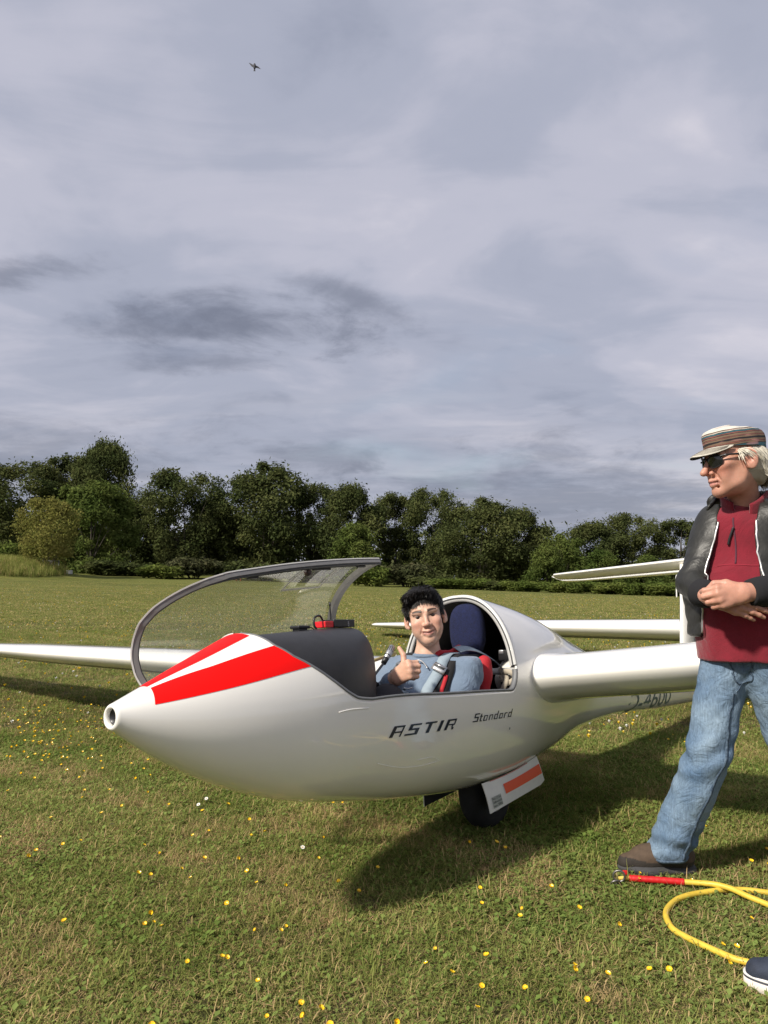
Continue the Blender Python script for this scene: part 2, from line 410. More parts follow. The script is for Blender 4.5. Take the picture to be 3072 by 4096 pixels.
TREE_PROTO['d'] = tree_data('d', 4, 6, 11, 1.0, 56, 19000, .16, LEAF_DARK, 'fan')
TREE_PROTO['e'] = tree_data('e', 5, 7, 8, .6, 50, 20000, .15, LEAF_MID, 'oval', tr=.16)
TREE_PROTO['f'] = tree_data('f', 6, 5.5, 5.5, 1.0, 46, 12000, .11, LEAF_PALE, 'oval', tr=.10)
TREE_PROTO['g'] = tree_data('g', 7, 6, 6, .4, 46, 16000, .14, LEAF_MID, 'cone', tr=.12)
def px_at(px, Y): return (px-384)/768.0*Y
def hgt(ytop, Y, x):  # tree height from the picture row of its top
    return CAM_H+(575-ytop)*Y/768.0-float(ground_z(x, Y))
G_T = 'trees along the edge of the field'
DARK_L = ['tall dark broadleaf tree with feathery top beside the mound', 'spreading dark tree at the open end of the tree row behind the young tree',
          'dark tree with two slender tops behind the bright green maple', 'dark tree sloping down towards the gap in the tree row']
def add_trees():
    S = 1/2.1602
    # (x centre, top row, width) in 1659-wide picture units, distance, proto, label
    rows = [
     (-120, 1010, 190, 78, 'a', 'dark broadleaf tree at the far end of the row beyond the mound'),
     (40, 998, 190, 76, 'b', 'spreading dark tree behind the pale young tree'),
     (152, 972, 110, 80, 'd', 'slender dark tree with open feathery top behind the bright maple'),
     (225, 950, 125, 78, 'c', 'tallest dark tree with a ragged leaning top above the bright maple'),
     (285, 1075, 110, 77, 'a', 'low dark tree that slopes down into the gap in the row'),
     (400, 1012, 165, 74, 'b', 'broad dark tree with overhanging branches just past the gap'),
     (575, 994, 190, 75, 'a', 'big round-topped dark tree, the widest crown behind the open canopy'),
     (470, 1075, 120, 82, 'c', 'dark tree set back between two broad crowns behind the open canopy'),
     (680, 1040, 85, 78, 'd', 'narrow dark tree with see-through crown next to the big round-topped one'),
     (765, 1045, 135, 74, 'c', 'dark domed tree above the bright conical tree'),
     (855, 1058, 85, 78, 'd', 'narrow dark tree with a tufted top behind the grey bush'),
     (935, 1052, 115, 76, 'b', 'dark tree with loose forked top left of the dense one'),
     (1045, 1072, 165, 70, 'a', 'dense dark tree with a broad even crown above the tailplane tip'),
     (1130, 1098, 130, 71, 'c', 'dark tree whose crown steps down at the end of the dense group'),
     (1215, 1152, 110, 68, 'e', 'low lighter green tree in the dip of the tree line'),
     (1290, 1126, 125, 72, 'c', 'dark tree with flat shoulder behind the white tailplane'),
     (1368, 1108, 120, 73, 'b', 'open-crowned dark tree with drooping side branches behind the tailplane'),
     (1470, 1116, 95, 72, 'd', 'small separate dark tree beside the leather jacket'),
     (1580, 1120, 150, 72, 'a', 'dark tree hidden behind the standing man'),
     (1730, 1100, 160, 74, 'b', 'dark tree past the end of the tail'),
     (195, 1032, 170, 66, 'e', 'bright green maple beside the pale young tree'),
     (98, 1074, 128, 55, 'f', 'pale yellow-green young tree on the mound'),
     (770, 1132, 130, 66, 'g', 'bright green conical tree under the domed dark tree'),
     (1180, 1180, 90, 66, 'g', 'small light green tree at the foot of the dense dark tree'),
     (1300, 1190, 100, 66, 'g', 'small light green tree under the tailplane'),
     (1400, 1200, 90, 67, 'g', 'small light green tree near the white bent pole'),
    ]
    rs = np.random.default_rng(5)
    for (cx, top, w, Y, pr, lab) in rows:
        x = px_at(cx*S, Y); h = hgt(top*S, Y, x)*.96; ww = w*S*Y/768.0*1.12
        plant_tree({'e': 'maple_tree', 'f': 'young_tree', 'g': 'small_tree'}.get(pr, 'broadleaf_tree'), lab, x, Y, pr, ww, h, rs.random()*6.28, G_T)
    # dense wood behind the trunks: reads as one mass
    n = 230; xs = np.linspace(-66, 66, n)+rs.normal(size=n)*.8; ys = 90+rs.normal(size=n)*3.0
    hh = (2.6+2.2*rs.random(n))*np.interp(xs, [-66, -45, -33, -28, -20, 20, 24, 66], [1.5, 1.5, .9, .9, 1.4, 1.3, .8, .8]); cs = np.stack([xs, ys, ground_z(xs, ys)+hh*.5], -1)
    V, F, C = leaves(cs, hh*.85, 60000, .30, rs, .95)
    V[:, 2] = np.maximum(V[:, 2], ground_z(V[:, 0], V[:, 1])-.1)
    tag(mesh_obj('far_wood', V, F, LEAF_DARK, None, False, None, C), 'dark dense wood and undergrowth behind the tree trunks', 'wood', kind='stuff')
add_trees()
def bush_mesh(seed, n, size, m, nb=16, squash=.8):
    rs = np.random.default_rng(seed); a = rs.random(nb)*6.28; r = .42*np.sqrt(rs.random(nb))
    cs = np.stack([r*np.cos(a), r*np.sin(a), .2+.55*rs.random(nb)*(1-r*.9)], -1)
    V, F, C = leaves(cs, np.full(nb, .24)*(.7+.5*rs.random(nb)), n, size, rs, squash); V[:, 2] = np.maximum(V[:, 2], -.02)
    mb = MB()
    for c in cs[:7]: mb.add(*tube(spline([(c[0]*.2, c[1]*.2, -.05), c*np.array([.6, .6, .5]), c], 6), np.linspace(.02, .006, 6), 5))
    return V, F, C, mb, m
BUSH = {}
def plant_bush(name, label, x, y, key, w, h, rot, group):
    V, F, C, mb, m = BUSH[key]['d']
    e = empty(name, loc=(x, y, float(ground_z(x, y))-.03)); e.rotation_euler = (0, 0, rot); e.scale = (w, w, h)
    if 'me' not in BUSH[key]:
        s = mb.obj('stem', BARK, e); f = mesh_obj('foliage', V, F, m, e, False, None, C); BUSH[key]['me'] = (s.data, f.data)
    else:
        for nm, me in zip(('stem', 'foliage'), BUSH[key]['me']):
            o = bpy.data.objects.new(nm, me); COL.objects.link(o); o.parent = e
    tag(e, label, 'bush', group)
LEAF_HEDGE = leaf_mat('foliage_hedge', (.085, .125, .028), (.165, .195, .05), .4, .5, 'Col')
BUSH['m'] = {'d': bush_mesh(21, 3600, .06, LEAF_HEDGE)}
BUSH['n'] = {'d': bush_mesh(22, 2600, .07, LEAF_DARK)}
BUSH['g'] = {'d': bush_mesh(23, 3000, .06, LEAF_GREY)}
def add_bushes():
    S = 1/2.1602; rs = np.random.default_rng(9)
    for (cx, top, w, Y, k, lab) in [
      (355, 1207, 95, 60, 'm', 'rounded green bush at the field edge behind the far wing'),
      (420, 1186, 100, 62, 'g', 'taller greyish bush at the field edge beside the rounded one'),
      (300, 1208, 90, 63, 'n', 'low dark bush under the gap in the tree row'),
      (500, 1200, 90, 63, 'n', 'low dark bush behind the canopy rail'),
      (570, 1205, 90, 63, 'n', 'low dark bush under the widest crown'),
      (660, 1200, 90, 63, 'n', 'low dark bush under the see-through narrow tree'),
      (800, 1205, 80, 58, 'm', 'bright low bush next to the open canopy corner'),
      (880, 1196, 95, 60, 'g', 'grey-brown hawthorn bush in front of the dark trees'),
      (935, 1222, 70, 60, 'n', 'low dark bush beside the hawthorn'),
      (15, 1150, 70, 58, 'm', 'green bush beside the pale young tree'),
      (230, 1200, 90, 62, 'n', 'low dark bush under the bright maple')]:
        x = px_at(cx*S, Y); h = hgt(top*S, Y, x); plant_bush('bush', lab, x, Y, k, w*S*Y/768, max(.6, h), rs.random()*6.28, 'bushes at the field edge')
    # row of light green shrubs along the right half of the field edge
    nh = 24
    for i in range(nh):
        cx = 905+i*(1640-905)/(nh-1)+rs.normal()*5; Y = 58-.1*i+rs.normal()*.8
        x = px_at(cx*S, Y); top = 1247+.012*(cx-905)-rs.random()*10
        plant_bush('hedge_shrub', 'light green upright shrub in the hedge row along the field edge', x, Y, 'm' if rs.random() < .85 else 'n', (46+14*rs.random())*S*Y/768*1.2, hgt(top*S, Y, x), rs.random()*6.28, 'shrubs of the hedge row')
add_bushes()
# ================================================================== GLIDER
# body frame: t metres aft of the nose, y to port, z up (mesh coordinates x = -t)
NOSE = np.array([-.791, 2.277, .789]); HEAD, PITCH, ROLL = R(52.16), R(2.86), R(5.2)
def axes(head, pit, roll):
    f = np.array([-math.cos(head)*math.cos(pit), -math.sin(head)*math.cos(pit), math.sin(pit)])
    l0 = np.array([math.sin(head), -math.cos(head), 0]); u0 = np.cross(f, l0); u0 /= np.linalg.norm(u0)
    return f, l0*math.cos(roll)+u0*math.sin(roll), u0*math.cos(roll)-l0*math.sin(roll)
GF, GL, GU = axes(HEAD, PITCH, ROLL)
def G(t, y, z): return NOSE-t*GF+y*GL+z*GU
TS = np.array([0, .1, .3, .6, 1.0, 1.4, 1.75, 2.1, 2.5, 3.0, 3.6, 4.5, 6.3])
TT = np.array([.037, .078, .161, .28, .389, .416, .423, .384, .316, .175, .02, -.09, -.20])
TB = np.array([-.039, -.104, -.213, -.328, -.406, -.458, -.484, -.481, -.433, -.359, -.327, -.359, -.395])
TW = np.array([.038, .084, .164, .244, .295, .321, .327, .314, .266, .195, .143, .116, .07])
def herm(t, v):
    t = np.asarray(t, float); m = np.gradient(v, TS); i = np.clip(np.searchsorted(TS, t)-1, 0, len(TS)-2)
    h = TS[i+1]-TS[i]; u = (t-TS[i])/h
    return (2*u**3-3*u**2+1)*v[i]+(u**3-2*u**2+u)*h*m[i]+(-2*u**3+3*u**2)*v[i+1]+(u**3-u**2)*h*m[i+1]
SE = 2/2.15
def surf(t, ph, grow=0.0):
    """point on the fuselage skin, ph radians from the top towards port; returns body coords (x=-t)"""
    t = np.asarray(t, float); ph = np.asarray(ph, float); t, ph = np.broadcast_arrays(t, ph)
    a, b, w = herm(t, TT), herm(t, TB), herm(t, TW); c = (a+b)/2; s, k = np.sin(ph), np.cos(ph)
    return np.stack([-t, (w+grow)*np.sign(s)*np.abs(s)**SE, c+(a-c+grow)*np.sign(k)*np.abs(k)**SE], -1)
def skin_y(t, z, grow=0.0):
    a, b, w = herm(t, TT), herm(t, TB), herm(t, TW); c = (a+b)/2
    return (w+grow)*np.maximum(1e-4, 1-np.abs((z-c)/(a-c+grow))**2.15)**(1/2.15)
EDGE = np.array([(.48, 0), (.484, 10), (.497, 25), (.513, 40), (.558, 55), (.618, 66), (.68, 76), (.739, 84), (.79, 88.5), (.85, 90), (1.2, 90.5), (1.5, 90.5), (1.8, 91)])
T_REAR = 1.875
def arch_tilt(ph): return .05*np.clip(1-np.abs(ph)/R(85), 0, 1)

GEL = mat('white_gelcoat', (.91, .885, .82), .10, coat=1.0, var=.05, var_scale=2.5, rough_var=.06)
GEL2 = mat('worn_white_paint', (.78, .77, .73), .3, var=.08, var_scale=14)
INNER = mat('lining_and_door_shade', (.035, .035, .037), .7, var=.2, var_scale=10)
RIMG = mat('grey_rim', (.62, .62, .60), .4, var=.08, var_scale=20)
SEAL = mat('rubber_seal', (.06, .063, .066), .6)
RED = mat('red_foil', (.90, .004, .003), .5, spec=.15)
ORANGE = mat('orange_foil', (.85, .09, .015), .45)
INK = mat('dark_blue_lettering', (.012, .018, .035), .3, coat=.3)
INKG = mat('grey_green_lettering', (.10, .14, .14), .5)
COWL = mat('black_vinyl', (.022, .022, .024), .5, var=.2, var_scale=30, bump=.15, bump_scale=400)
TYRE = mat('tyre_rubber', (.012, .012, .012), .85, var=.3, var_scale=30)
ALU = mat('aluminium', (.55, .55, .55), .35, metal=.9)
BLACKP = mat('black_plastic', (.012, .012, .013), .42)
FRAMEG = mat('canopy_frame_grey', (.15, .145, .14), .42, var=.15, var_scale=25)
FRAMEL = mat('canopy_edge_pale', (.52, .51, .48), .5)
def plexi_material():
    m = bpy.data.materials.new('acrylic_canopy'); m.use_nodes = True; nt = m.node_tree; N = nt.nodes; L = nt.links
    for n in list(N): N.remove(n)
    tr = N.new('ShaderNodeBsdfTransparent'); tr.inputs[0].default_value = (.93, .945, .92, 1)
    gl = N.new('ShaderNodeBsdfGlossy'); gl.inputs['Roughness'].default_value = .03
    df = N.new('ShaderNodeBsdfDiffuse'); df.inputs[0].default_value = (.8, .8, .74, 1)
    lw = N.new('ShaderNodeLayerWeight'); lw.inputs['Blend'].default_value = .5; fr = N.new('ShaderNodeMath'); fr.operation = 'POWER'; L.new(lw.outputs['Facing'], fr.inputs[0]); fr.inputs[1].default_value = 4.5
    a = N.new('ShaderNodeMixShader'); a.inputs[0].default_value = .16; L.new(tr.outputs[0], a.inputs[1]); L.new(df.outputs[0], a.inputs[2])
    b = N.new('ShaderNodeMixShader'); mm = N.new('ShaderNodeMath'); mm.operation = 'MULTIPLY_ADD'; mm.inputs[1].default_value = .85; mm.inputs[2].default_value = .055
    L.new(fr.outputs[0], mm.inputs[0]); L.new(mm.outputs[0], b.inputs[0]); L.new(a.outputs[0], b.inputs[1]); L.new(gl.outputs[0], b.inputs[2])
    o = N.new('ShaderNodeOutputMaterial'); L.new(b.outputs[0], o.inputs[0]); return m
PLEXI = plexi_material()

def fuselage_mesh():
    """shell with the cockpit opening; lower columns run sill-belly-sill, upper columns only aft of the arch"""
    NLOW, NTOP = 97, 40
    nose_t = list(np.concatenate([[.004, .02, .045], np.linspace(.08, .465, 26)]))
    edge_ph = np.concatenate([[0], np.linspace(4, 88, 26)])
    front = [(float(np.interp(p, EDGE[:10, 1], EDGE[:10, 0])), R(p)) for p in edge_ph]
    sill = [(t, R(float(np.interp(t, EDGE[:, 0], EDGE[:, 1])))) for t in np.linspace(.80, 1.80, 34)]
    rear = []
    for k in range(1, 9):
        q = k/8*math.pi/2; rear.append((1.80+(T_REAR-1.80)*math.sin(q), R(91-13*(1-math.cos(q)))))
    st = [(t, 0.0, False) for t in nose_t]+[(t, p, False) for t, p in front]+[(t, p, False) for t, p in sill]+[(t, p, False) for t, p in rear[:-1]]
    ps = rear[-1][1]
    aft = [T_REAR]+list(T_REAR+np.cumsum(np.linspace(.008, .11, 45)))
    aft = [t for t in aft if t < 3.8]+list(np.linspace(3.85, 6.3, 26))
    st += [(t, ps, True) for t in aft]
    V = []; F = []; rows = []
    u = np.linspace(0, 1, NLOW); ut = np.linspace(0, 1, NTOP+1)[1:-1]
    for t, p, full in st:
        ph = p+(2*math.pi-2*p)*u
        off = arch_tilt(np.where(ph > math.pi, ph-2*math.pi, ph))*math.exp(-max(0, t-T_REAR)/.15) if full else 0
        pts = surf(t+off, ph); row = [len(V)+i for i in range(NLOW)]
        if p == 0: row[-1] = row[0]; V += pts[:-1].tolist()
        else: V += pts.tolist()
        top = []
        if full:
            pt = -p+2*p*ut   # from starboard sill over the top to port sill
            off = arch_tilt(pt)*math.exp(-max(0, t-T_REAR)/.15)
            top = [len(V)+i for i in range(len(ut))]; V += surf(t+off, pt).tolist()
        rows.append((row, top))
    for (a, ta), (b, tb) in zip(rows[:-1], rows[1:]):
        for j in range(NLOW-1):
            q = [a[j], b[j], b[j+1], a[j+1]]; q2 = []
            for x in q:
                if x not in q2: q2.append(x)
            if len(q2) > 2: F.append(tuple(q2))
        if ta and tb:
            A = [a[-1]]+ta+[a[0]]; B = [b[-1]]+tb+[b[0]]
            for j in range(len(A)-1): F.append((A[j], B[j], B[j+1], A[j+1]))
    # rounded lip of the nose intake
    first = rows[0][0][:-1]; c = np.mean(np.array(V)[first], axis=0); prev = first
    for dt, s in ((-.006, .94), (-.012, .80), (-.011, .68), (-.004, .60), (.02, .56)):
        cur = [len(V)+i for i in range(len(first))]
        for i in first: q = np.array(V[i]); V.append((c+(q-c)*s+np.array([-dt, 0, 0])).tolist())
        m = len(first)
        for j in range(m): F.append((cur[j], prev[j], prev[(j+1) % m], cur[(j+1) % m]))
        prev = cur
    # close the tail end
    r, tp = rows[-1]; loop = r[:-1]+[r[-1]]+tp; F.append(tuple(loop))
    # edge loop of the opening, port front apex -> port sill -> up the arch -> starboard -> back
    port = [rows[i][0][0] for i in range(len(nose_t), len(st)) if not st[i][2]]
    star = [rows[i][0][-1] for i in range(len(nose_t)+1, len(st)) if not st[i][2]]
    ri = next(i for i in range(len(st)) if st[i][2]); rr, rt = rows[ri]
    arch = [rr[0]]+rt[::-1]+[rr[-1]]
    Va = np.array(V); return Va, F, Va[port], Va[arch], Va[star]
FV, FF, E_PORT, E_ARCH, E_STAR = fuselage_mesh()
BASE_T, BASE_Z = 2.01, -.70
def glider_matrix(nose, head, pit, roll):
    f, l, u = axes(head, pit, roll); M = Matrix.Identity(4)
    for i in range(3): M[i][0] = f[i]; M[i][1] = l[i]; M[i][2] = u[i]; M[i][3] = nose[i]
    b = M @ Vector((-BASE_T, 0, BASE_Z)); M[0][3], M[1][3], M[2][3] = b; return M
def sh(V): return np.asarray(V, float)+np.array([BASE_T, 0, -BASE_Z])   # body coords -> empty-local coords

def airfoil(n=26):
    x = .5*(1-np.cos(np.linspace(0, np.pi, n))); yt = 5*(.2969*np.sqrt(x)-.126*x-.3516*x**2+.2843*x**3-.1036*x**4)*(1-.34*np.exp(-x/.035)); cam = .03*4*x*(1-x)
    up = np.stack([x, cam+yt], -1); lo = np.stack([x, cam-yt], -1)
    return np.concatenate([up[::-1], lo[1:]])        # TE -> LE over the top, back underneath
AF = airfoil()
def wing_sections(side, y0=.12, y1=7.45, dih=.061, big=1.0):
    ys = np.unique(np.concatenate([np.linspace(y0, .62, 14), np.linspace(.62, 7.2, 24), 7.2+.25*np.sin(np.linspace(0, np.pi/2, 7))])); S = []
    for y in ys:
        ch = np.interp(y, [0, .3, 4.6, 7.2], [1.02, .99, .92, .45]); le = np.interp(y, [.3, 4.2, 7.2], [2.03, 2.09, 2.26]); th = np.interp(y, [.3, 7.2], [.225, .17])
        z = .002+dih*(y-.31)
        fl = .25*math.exp(-((max(y, .30)-.30)/.07)**1.2)         # root fillet
        ch2 = ch+.16*fl; le2 = le-.06*fl; th2 = th*(1+.30*fl)
        if y > 7.2: k = math.sqrt(max(.0004, 1-((y-7.2)/.25)**2)); le2 += ch*.45*(1-k); ch2 = ch*k; th2 = th*k/max(k, .2)
        ch2 *= big; a = R(4.6); x = AF[:, 0]*ch2; zz = AF[:, 1]*ch2*th2
        S.append(np.stack([-(le2+x*math.cos(a)), np.full(len(AF), side*(y if big == 1 else .3+(y-.3)*1.16)), z+zz-x*math.sin(a)+.0*x], -1))
    return np.array(S)
def wing_part(side, parent, name='wing', big=1.0):
    S = wing_sections(side, big=big); n, m = S.shape[:2]; F = grid_faces(n, m)
    if side < 0: F = [f[::-1] for f in F]
    F.append(tuple((n-1)*m+i for i in range(m)))
    w = mesh_obj(name, sh(S.reshape(-1, 3)), F, GEL, parent)
    # aileron outlined by its gap: a thin proud plate over the trailing edge outboard
    mb = MB(); ys = np.linspace(4.3, 7.1, 12); P = []
    for y in ys:
        i = np.argmin(np.abs(np.abs(S[:, 0, 1])-y)); sec = S[i]; nh = len(AF)//2
        up = sec[:nh+1]; lo = sec[nh:]
        for q in (.03, .1, .2): j = int(q*nh); P.append(up[j]+[0, 0, .004])
    mb.add(sh(P), grid_faces(12, 3) if side > 0 else [f[::-1] for f in grid_faces(12, 3)])
    mb.obj('aileron', GEL2, w); return w
def slab_surface(name, secs, parent, m):
    """secs: list of (le_t, chord, thick, pos(y,z), horizontal?)"""
    S = []
    for le, ch, th, y, z, vert in secs:
        x = AF[:, 0]*ch; q = (AF[:, 1]-.03*4*AF[:, 0]*(1-AF[:, 0]))*ch*th
        S.append(np.stack([-(le+x), y+q if vert else np.full(len(AF), y), np.full(len(AF), z) if vert else z+.025+q-x*.125], -1))
    S = np.array(S); n, k = S.shape[:2]; F = grid_faces(n, k)+[tuple(range(k))[::-1], tuple((n-1)*k+i for i in range(k))]
    o = mesh_obj(name, sh(S.reshape(-1, 3)), F, m, parent)
    bm = bmesh.new(); bm.from_mesh(o.data); bmesh.ops.recalc_face_normals(bm, faces=bm.faces[:]); bm.to_mesh(o.data); bm.free(); return o
# ---- lettering
def seg_rect(x0, y0, x1, y1, sx=0.0):
    n = max(1, int(abs(x1-x0)/.35)); xs = np.linspace(x0, x1, n+1)
    V = [];F = []
    for x in xs: V += [(x, y0), (x+sx, y1)]
    for i in range(n): F.append((2*i, 2*i+2, 2*i+3, 2*i+1))
    return V, F
GLYPH = {
 'A': (1.05, [(0, 0, .30, 1), (.30, .84, 1.0, 1), (.86, 0, 1.0, .84), (.30, .36, .86, .50)]),
 'S': (1.10, [(.05, .84, 1.1, 1), (.05, .44, .35, .84), (.35, .44, 1.05, .60), (.75, .16, 1.05, .44), (-.1, 0, 1.05, .16)]),
 'T': (1.15, [(0, .84, 1.15, 1), (.40, 0, .72, .84)]),
 'I': (.34, [(0, 0, .32, 1)]),
 'R': (1.05, [(0, 0, .30, 1), (.30, .84, 1.0, 1), (.86, .46, 1.0, .84), (.30, .42, 1.0, .54), (.70, .2, .86, .42), (.78, 0, .98, .2)]),
 's': (.85, [(.05, .86, .85, 1), (.05, .46, .25, .86), (.25, .46, .8, .60), (.6, .13, .8, .46), (-.05, 0, .8, .13)]),
 't': (.5, [(.12, 0, .32, .95), (0, .58, .5, .70), (.32, 0, .5, .12)]),
 'a': (.75, [(0, 0, .18, .7), (.18, .58, .68, .7), (.18, 0, .56, .12), (.56, 0, .68, .7)]),
 'n': (.72, [(0, 0, .18, .7), (.18, .58, .65, .7), (.55, 0, .67, .58)]),
 'd': (.75, [(0, 0, .18, .7), (.18, .58, .56, .7), (.18, 0, .56, .12), (.54, 0, .70, 1.08)]),
 'r': (.6, [(0, 0, .18, .7), (.18, .56, .58, .7)]),
}
def word(txt, t0, z0, h, adv, parent, slant=.38, wscale=1.0, drop=0.0):
    mb = MB(); x = 0.0
    for ch in txt:
        w, rects = GLYPH[ch]
        for r in rects:
            V, F = seg_rect(*r); V = np.array(V, float)
            tt = t0+(x+(V[:, 0]+slant*V[:, 1])*wscale)*h; zz = z0+V[:, 1]*h-drop*(tt-t0)
            mb.add(np.stack([-tt, skin_y(tt, zz, .0018), zz], -1), F)
        x += (w+adv)*wscale
    return mb.obj('lettering', INK, parent, False) if parent is None else mesh_obj('lettering', sh(np.concatenate(mb.V)), mb.F, INK, parent, False)
def text_mesh(txt, size):
    cu = bpy.data.curves.new('txt', 'FONT'); cu.body = txt; cu.size = size; cu.resolution_u = 4
    o = bpy.data.objects.new('txt', cu); COL.objects.link(o); bpy.context.view_layer.update()
    me = bpy.data.meshes.new_from_object(o.evaluated_get(bpy.context.evaluated_depsgraph_get()))
    bm = bmesh.new(); bm.from_mesh(me); bmesh.ops.triangulate(bm, faces=bm.faces[:])
    bmesh.ops.subdivide_edges(bm, edges=[e for e in bm.edges if e.calc_length() > size*.3], cuts=1)
    bm.verts.index_update(); V = np.array([v.co[:] for v in bm.verts]); F = [tuple(v.index for v in f.verts) for f in bm.faces]; bm.free()
    bpy.data.objects.remove(o); bpy.data.curves.remove(cu); bpy.data.meshes.remove(me); return V, F
# ---- canopy in closed position, then swung open about its starboard hinge
HINGE_A = np.array([-.8, -.265, -.031]); HINGE_B = np.array([-1.86, -.304, .0]); OPEN = R(103.5)
def swing(V, ang):
    V = np.asarray(V, float); k = HINGE_B-HINGE_A; k /= np.linalg.norm(k); k = -k   # turning the port rail up and over
    v = V-HINGE_A
    return HINGE_A+v*math.cos(ang)+np.cross(k, v)*math.sin(ang)+np.outer(v@k, k)*(1-math.cos(ang))
def canopy_surface():
    n, m = 46, 41; rows = []
    tl = np.concatenate([np.interp(np.linspace(3, 89, 22), EDGE[:10, 1], EDGE[:10, 0]), np.linspace(.83, 1.855, 24)])
    for t in tl:
        p = R(float(np.interp(t, EDGE[:, 0], EDGE[:, 1]))); ph = np.linspace(-p, p, m); q = surf(t, ph)
        bulge = .055*np.cos(np.linspace(-math.pi/2, math.pi/2, m))*math.sin(math.pi*min(1, (t-.48)/1.5))**1.0
        q[:, 2] += bulge; q[:, 0] += -(arch_tilt(ph)*np.clip((t-1.5)/.35, 0, 1)); rows.append(q)
    return np.array(rows)
def edge_strip(P, inward, nrm, prof):
    """sweep a 2-D profile (a along inward, b along normal) along P"""
    k = len(prof); V = np.array([[p+i_*a+n_*b for a, b in prof] for p, i_, n_ in zip(P, inward, nrm)]).reshape(-1, 3)
    return V, grid_faces(len(P), k, wrap_m=True)
def build_canopy(parent, ang):
    C = canopy_surface(); n, m = C.shape[:2]
    g = mesh_obj('canopy', sh(swing(C.reshape(-1, 3), ang)), grid_faces(n, m), PLEXI, parent)
    # frame: port rail + front bow + starboard rail as one loop, rear arch as another
    loop = np.concatenate([C[::-1, -1], C[1:, 0]]); t_, nn, bb = frames(loop)
    cen = np.array([-1.15, 0, .1])
    def strip(P, a, b, shift=0.0, nrm_up=None):
        T = np.gradient(P, axis=0); T /= np.linalg.norm(T, axis=1)[:, None]
        rad = P-cen; rad[:, 2] += .25; N_ = rad-T*(rad*T).sum(1)[:, None]; N_ /= np.linalg.norm(N_, axis=1)[:, None]; I = np.cross(T, N_)
        return T, N_, I
    T, Nn, I = strip(loop, 0, 0)
    sgn = np.sign((I*(np.array([-1.2, 0, .45])-loop)).sum(1))[:, None]; I = I*sgn
    fr = MB()
    fr.add(*edge_strip(loop, I, Nn, [(-.006, .004), (.014, .004), (.014, -.022), (-.006, -.022)]), 0)
    fr.add(*edge_strip(loop, I, Nn, [(-.009, .006), (-.003, .006), (-.003, .0), (-.009, .0)]), 1)
    fr.add(*edge_strip(loop, I, Nn, [(.001, -.0222), (.009, -.0222), (.009, -.027), (.001, -.027)]), 2)
    arch = C[-1, ::-1]; T2 = np.gradient(arch, axis=0); T2 /= np.linalg.norm(T2, axis=1)[:, None]
    N2 = arch-np.array([-1.87, 0, -.02]); N2 -= T2*(N2*T2).sum(1)[:, None]; N2 /= np.linalg.norm(N2, axis=1)[:, None]; F2 = np.tile([1., 0, 0], (len(arch), 1))
    fr.add(*edge_strip(arch, F2, N2, [(-.014, .004), (.028, .004), (.028, -.02), (-.014, -.02)]), 0)
    fr.add(*edge_strip(arch, F2, N2, [(-.018, .007), (-.008, .007), (-.008, .0), (-.018, .0)]), 1)
    fr.V = [sh(swing(v, ang)) for v in fr.V]
    f = fr.obj('frame', [FRAMEG, FRAMEL, SEAL], g, False)
    # emergency rod, ball knob and sliding window near the port rail (their positions in the closed canopy)
    rail = C[:, -1]; inn = lambda t, d, dz=0: np.array([-t, float(np.interp(t, -rail[:, 0], rail[:, 1]))-d, float(np.interp(t, -rail[:, 0], rail[:, 2]))+.03+dz])
    mb = MB(); mb.add(*tube([inn(t, .02) for t in np.linspace(.98, 1.76, 12)], .0045, 8)); mb.V = [sh(swing(v, ang)) for v in mb.V]; mb.obj('lock_rod', SEAL, g)
    for t in (1.0, 1.74):
        mb = MB(); mb.add(*box(inn(t, .022), (.06, .018, .018), .004)); mb.V = [sh(swing(v, ang)) for v in mb.V]; mb.obj('lock_fitting', BLACKP, g)
    p = inn(1.36, .035, .012); mb = MB(); mb.add(*lathe([(-.019*math.cos(a), .019*math.sin(a)+1e-5) for a in np.linspace(0, np.pi, 10)], p, (0, 0, 1), 16)); mb.V = [sh(swing(v, ang)) for v in mb.V]; mb.obj('knob', mat('brown_knob', (.035, .02, .016), .35), g)
    mb = MB(); mb.add(*box(inn(1.45, .02, .005), (.13, .022, .014), .004)); mb.V = [sh(swing(v, ang)) for v in mb.V]; mb.obj('handle', BLACKP, g)
    def on_glass(t, phd, gr=-.004):
        i = int(np.argmin(np.abs(-C[:, m//2, 0]-t))); j = int(round((phd+90)/180*(m-1))); return C[i, j]+np.array([0, 0, gr])
    P = [[on_glass(t, a) for a in (58, 66, 74, 80)] for t in np.linspace(1.40, 1.66, 6)]
    for (t0, t1, a0, a1) in ((1.40, 1.70, 56, 58), (1.40, 1.70, 78, 80), (1.40, 1.415, 56, 80), (1.685, 1.70, 56, 80)):
        mb = MB(); Q = []
        for t in np.linspace(t0, t1, 8):
            for a in np.linspace(a0, a1, 4):
                i = np.interp(t, -C[:, m//2, 0], np.arange(n)); j = (a+90)/180*(m-1); i0, j0 = int(i), int(j); di, dj = i-i0, j-j0
                i1, j1 = min(i0+1, n-1), min(j0+1, m-1)
                Q.append(C[i0, j0]*(1-di)*(1-dj)+C[i1, j0]*di*(1-dj)+C[i0, j1]*(1-di)*dj+C[i1, j1]*di*dj-np.array([0, .003, .003]))
        mb.add(sh(swing(Q, ang)), grid_faces(8, 4)); mb.obj('window_slide', FRAMEL, g)
    return g
